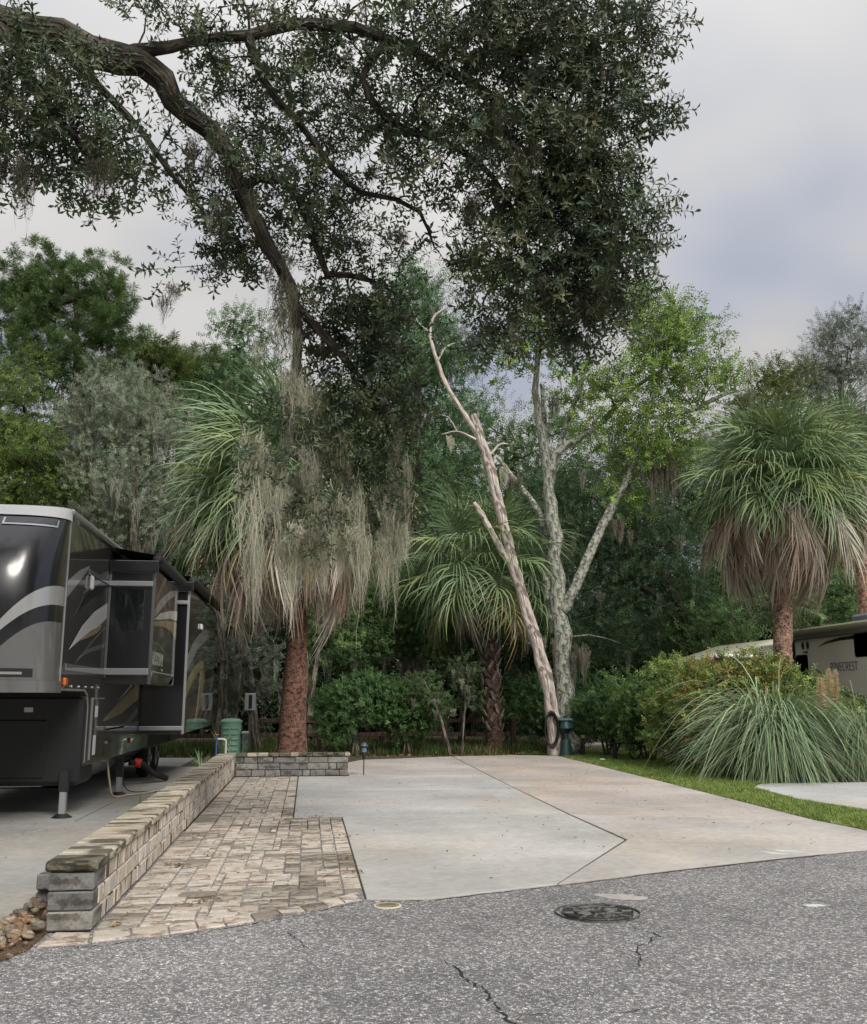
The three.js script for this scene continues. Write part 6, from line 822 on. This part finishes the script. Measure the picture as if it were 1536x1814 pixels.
// ---------- small fittings ----------
const green = mat({ color: lin(0.28, 0.5, 0.36), roughness: 0.55, map: rep(paintGrain, 2) }), darkGreen = mat({ color: lin(0.012, 0.045, 0.045), roughness: 0.5, map: rep(paintGrain, 3) });
{
  const t = thing('utility_pedestal', 'pale green louvred round utility pedestal behind the wall corner', 'utility box', null, [-1.87, 0, -25]), g = new THREE.LatheGeometry([[0, 0], [0.25, 0], [0.25, 0.98], [0.27, 0.99], [0.275, 1.03], [0.2, 1.08], [0, 1.1]].map(([x, y]) => new THREE.Vector2(x, y)), 32);
  part('housing', metricUV(g), green, t); for (let k = 0; k < 6; k++) for (const s of [-0.11, 0.11]) { const a = Math.atan2(s, 0.25), l = part('louvre', cbox(0.17, 0.045, 0.05, 0.008), green, t); l.position.set(Math.sin(a) * 0.25, 0.2 + k * 0.13, Math.cos(a) * 0.25); l.rotation.y = a; l.rotateX(0.5); }
  part('centre_rib', cbox(0.03, 0.9, 0.03, 0.005).translate(0, 0.5, 0.252), green, t);
  const u = thing('utility_pedestal', 'small green utility post with pale cap beside the louvred pedestal', 'utility box', null, [-1.52, 0, -24.9]); part('post', cbox(0.14, 0.72, 0.14, 0.015).translate(0, 0.36, 0), mat({ color: lin(0.16, 0.26, 0.22), roughness: 0.7, map: rep(stoneMap, 3) }), u); part('cap', cbox(0.17, 0.06, 0.17, 0.015).translate(0, 0.75, 0), mat({ color: lin(0.5, 0.55, 0.52) }), u);
  const p = thing('water_pipe', 'white bent water pipe with spigot beside the pedestal', 'pipe', null, [-2.0, 0, -23.9]); part('pipe', new GB().tube(new THREE.CatmullRomCurve3([V(0.1, 0, 0), V(0.1, 0.5, 0), V(0.09, 0.6, 0), V(0.02, 0.63, 0), V(-0.1, 0.63, 0)]).getPoints(20), Array(21).fill(0.026), 10).build(), K.white, p); part('spigot', new GB().tube([V(-0.12, 0.1, 0), V(-0.12, 0.72, 0)], [0.02, 0.02], 8).build(), mat({ color: lin(0.05, 0.12, 0.25), roughness: 0.5 }), p); part('tap_handle', cbox(0.09, 0.02, 0.02, 0.004).translate(-0.12, 0.74, 0), mat({ color: lin(0.5, 0.25, 0.1) }), p);
  const e = thing('electrical_box', 'grey electrical box with dark slot on a thin post', 'electrical box', null, [-1.68, 0, -29.4]); part('box', cbox(0.32, 0.5, 0.18, 0.012).translate(0, 1.48, 0), mat({ color: lin(0.42, 0.44, 0.45), roughness: 0.5 }), e); part('slot', cbox(0.1, 0.4, 0.02, 0.005).translate(0.01, 1.48, 0.09), K.matte, e); part('post', cbox(0.08, 1.3, 0.06, 0.006).translate(0, 0.62, -0.06), mat({ color: lin(0.12, 0.11, 0.1) }), e);
}
{ // low path light on a stake
  const t = thing('path_light', 'small black path light on a stake beside the wall end', 'path light', null, [1.21, 0, -20.9]); part('stake', new GB().tube([V(0, 0, 0), V(0, 0.36, 0)], [0.011, 0.011], 6).build(), K.matte, t); part('socket', metricUV(new THREE.CylinderGeometry(0.05, 0.035, 0.14, 14).translate(0, 0.4, 0)), K.matte, t); part('lens', metricUV(new THREE.CylinderGeometry(0.055, 0.055, 0.1, 14).translate(0, 0.52, 0)), phys({ color: lin(0.12, 0.17, 0.25), roughness: 0.2 }), t); part('lamp_cap', metricUV(new THREE.LatheGeometry([[0, 0.67], [0.05, 0.66], [0.085, 0.61], [0.09, 0.585], [0, 0.575]].map(([x, y]) => new THREE.Vector2(x, y)), 20)), phys({ color: lin(0.05, 0.07, 0.1), roughness: 0.25, clearcoat: 0.6 }), t);
}
{ // dark green power pedestal shaped like a lantern
  const t = thing('power_pedestal', 'dark green lantern-shaped power pedestal in front of the lichened trunk', 'pedestal', null, [7.2, 0, -26.9]);
  const lat = (p) => metricUV(new THREE.CylinderGeometry(p[1], p[0], p[3] - p[2], 4, 1).rotateY(Math.PI / 4).translate(0, (p[2] + p[3]) / 2, 0));
  part('base', lat([0.24, 0.16, 0, 0.46]), darkGreen, t); part('neck', lat([0.09, 0.09, 0.46, 0.62]), darkGreen, t); part('lower_head', lat([0.1, 0.25, 0.62, 0.76]), darkGreen, t); part('head', lat([0.25, 0.2, 0.76, 0.98]), darkGreen, t); part('lid', lat([0.27, 0.2, 0.98, 1.04]), mat({ color: lin(0.06, 0.12, 0.12), roughness: 0.5 }), t); part('finial', cbox(0.1, 0.07, 0.08, 0.01).translate(0, 1.07, 0), K.matte, t); part('conduit', cbox(0.03, 0.3, 0.03, 0.004).translate(0.14, 0.2, 0.12), mat({ color: lin(0.3, 0.34, 0.34) }), t);
  const c = thing('hose_coil', 'black hose coil hung on the foot of the dead tree', 'hose coil', null, [6.78, 0, -26.95]); for (let k = 0; k < 4; k++) part('loop', new THREE.TorusGeometry(0.24 + k * 0.012, 0.022, 7, 36).scale(0.72, 1.75, 1).translate(0.02, 0.72, k * 0.03), K.rubber, c); part('hook', cbox(0.05, 0.05, 0.2, 0.008).translate(0.02, 1.1, -0.05), K.matte, c);
  const s = thing('marker_post', 'short wooden stake with tan top beside the pedestal', 'stake', null, [7.72, 0, -27]); part('stake', cbox(0.09, 0.48, 0.09, 0.008).translate(0, 0.24, 0), mat({ color: lin(0.3, 0.3, 0.28), map: rep(woodMap, 2) }), s); part('top', cbox(0.11, 0.08, 0.11, 0.01).translate(0, 0.52, 0), mat({ color: lin(0.35, 0.22, 0.12) }), s);
  const b = single('white_scrap', new THREE.IcosahedronGeometry(0.06, 1).scale(1.3, 0.5, 1), mat({ color: lin(0.75, 0.75, 0.75) }), 'small white scrap lying on the grass', 'scrap'); b.position.set(7.6, 0.03, -24.8);
  const k = thing('garden_cart', 'low dark garden cart half hidden under the hedge', 'cart', null, [8.35, 0, -25.2]); part('tray', cbox(0.7, 0.04, 0.3, 0.008).translate(0, 0.42, 0), mat({ color: lin(0.16, 0.14, 0.12), map: rep(woodMap, 2) }), k); part('leg', cbox(0.05, 0.42, 0.26, 0.008).translate(-0.28, 0.2, 0), K.matte, k);
  const w = part('wheel', new THREE.TorusGeometry(0.21, 0.018, 7, 28).rotateY(0.5).translate(0.2, 0.23, 0.2), K.rubber, k); for (let q = 0; q < 4; q++) part('spoke', cbox(0.4, 0.012, 0.012, 0.003).rotateZ(q * Math.PI / 4).rotateY(0.5).translate(0.2, 0.23, 0.2), K.trim, w);
}
{ // strap-leaved plants by the wall corner and weeds at the wall's foot
  const straps = (label, x, z, n, h, seed) => { const t = thing('strap_plant', label, 'plant', 'low plants by the wall'), r = rng(seed); for (let k = 0; k < n; k++) { const g = new GB(), a = r() * 6.28, L = h * (0.6 + r() * 0.5), le = 0.25 + r() * 0.5; let prev = null; for (let s = 0; s <= 5; s++) { const u = s / 5, w = 0.018 * (1 - u * u) + 0.001, c = V(Math.cos(a) * le * L * u * u + Math.cos(a) * 0.03, L * (u - 0.25 * u * u * le), Math.sin(a) * le * L * u * u + Math.sin(a) * 0.03), A = g.vert(V(c.x - Math.sin(a) * w, c.y, c.z + Math.cos(a) * w)), Bq = g.vert(V(c.x + Math.sin(a) * w, c.y, c.z - Math.cos(a) * w)); if (prev) g.quad(prev[0], prev[1], Bq, A); prev = [A, Bq]; } const o = part('leaf', g.build(), frondGreen[k % 4], t); } t.position.set(x, 0, z); };
  straps('green strap-leaved plant in front of the louvred pedestal', -2.0, -24.3, 18, 0.95, 1); straps('low green weeds behind the far end of the long wall', -2.15, -21.0, 22, 0.55, 2); straps('thin grass sprig beside the loose blocks', -2.02, -8.7, 7, 0.34, 3); straps('short weeds left of the long wall', -2.3, -22.2, 20, 0.5, 5); straps('sparse dry sprig on the trailer pad', -2.4, -15.0, 5, 0.26, 6);
}
renderer.render(scene, camera);
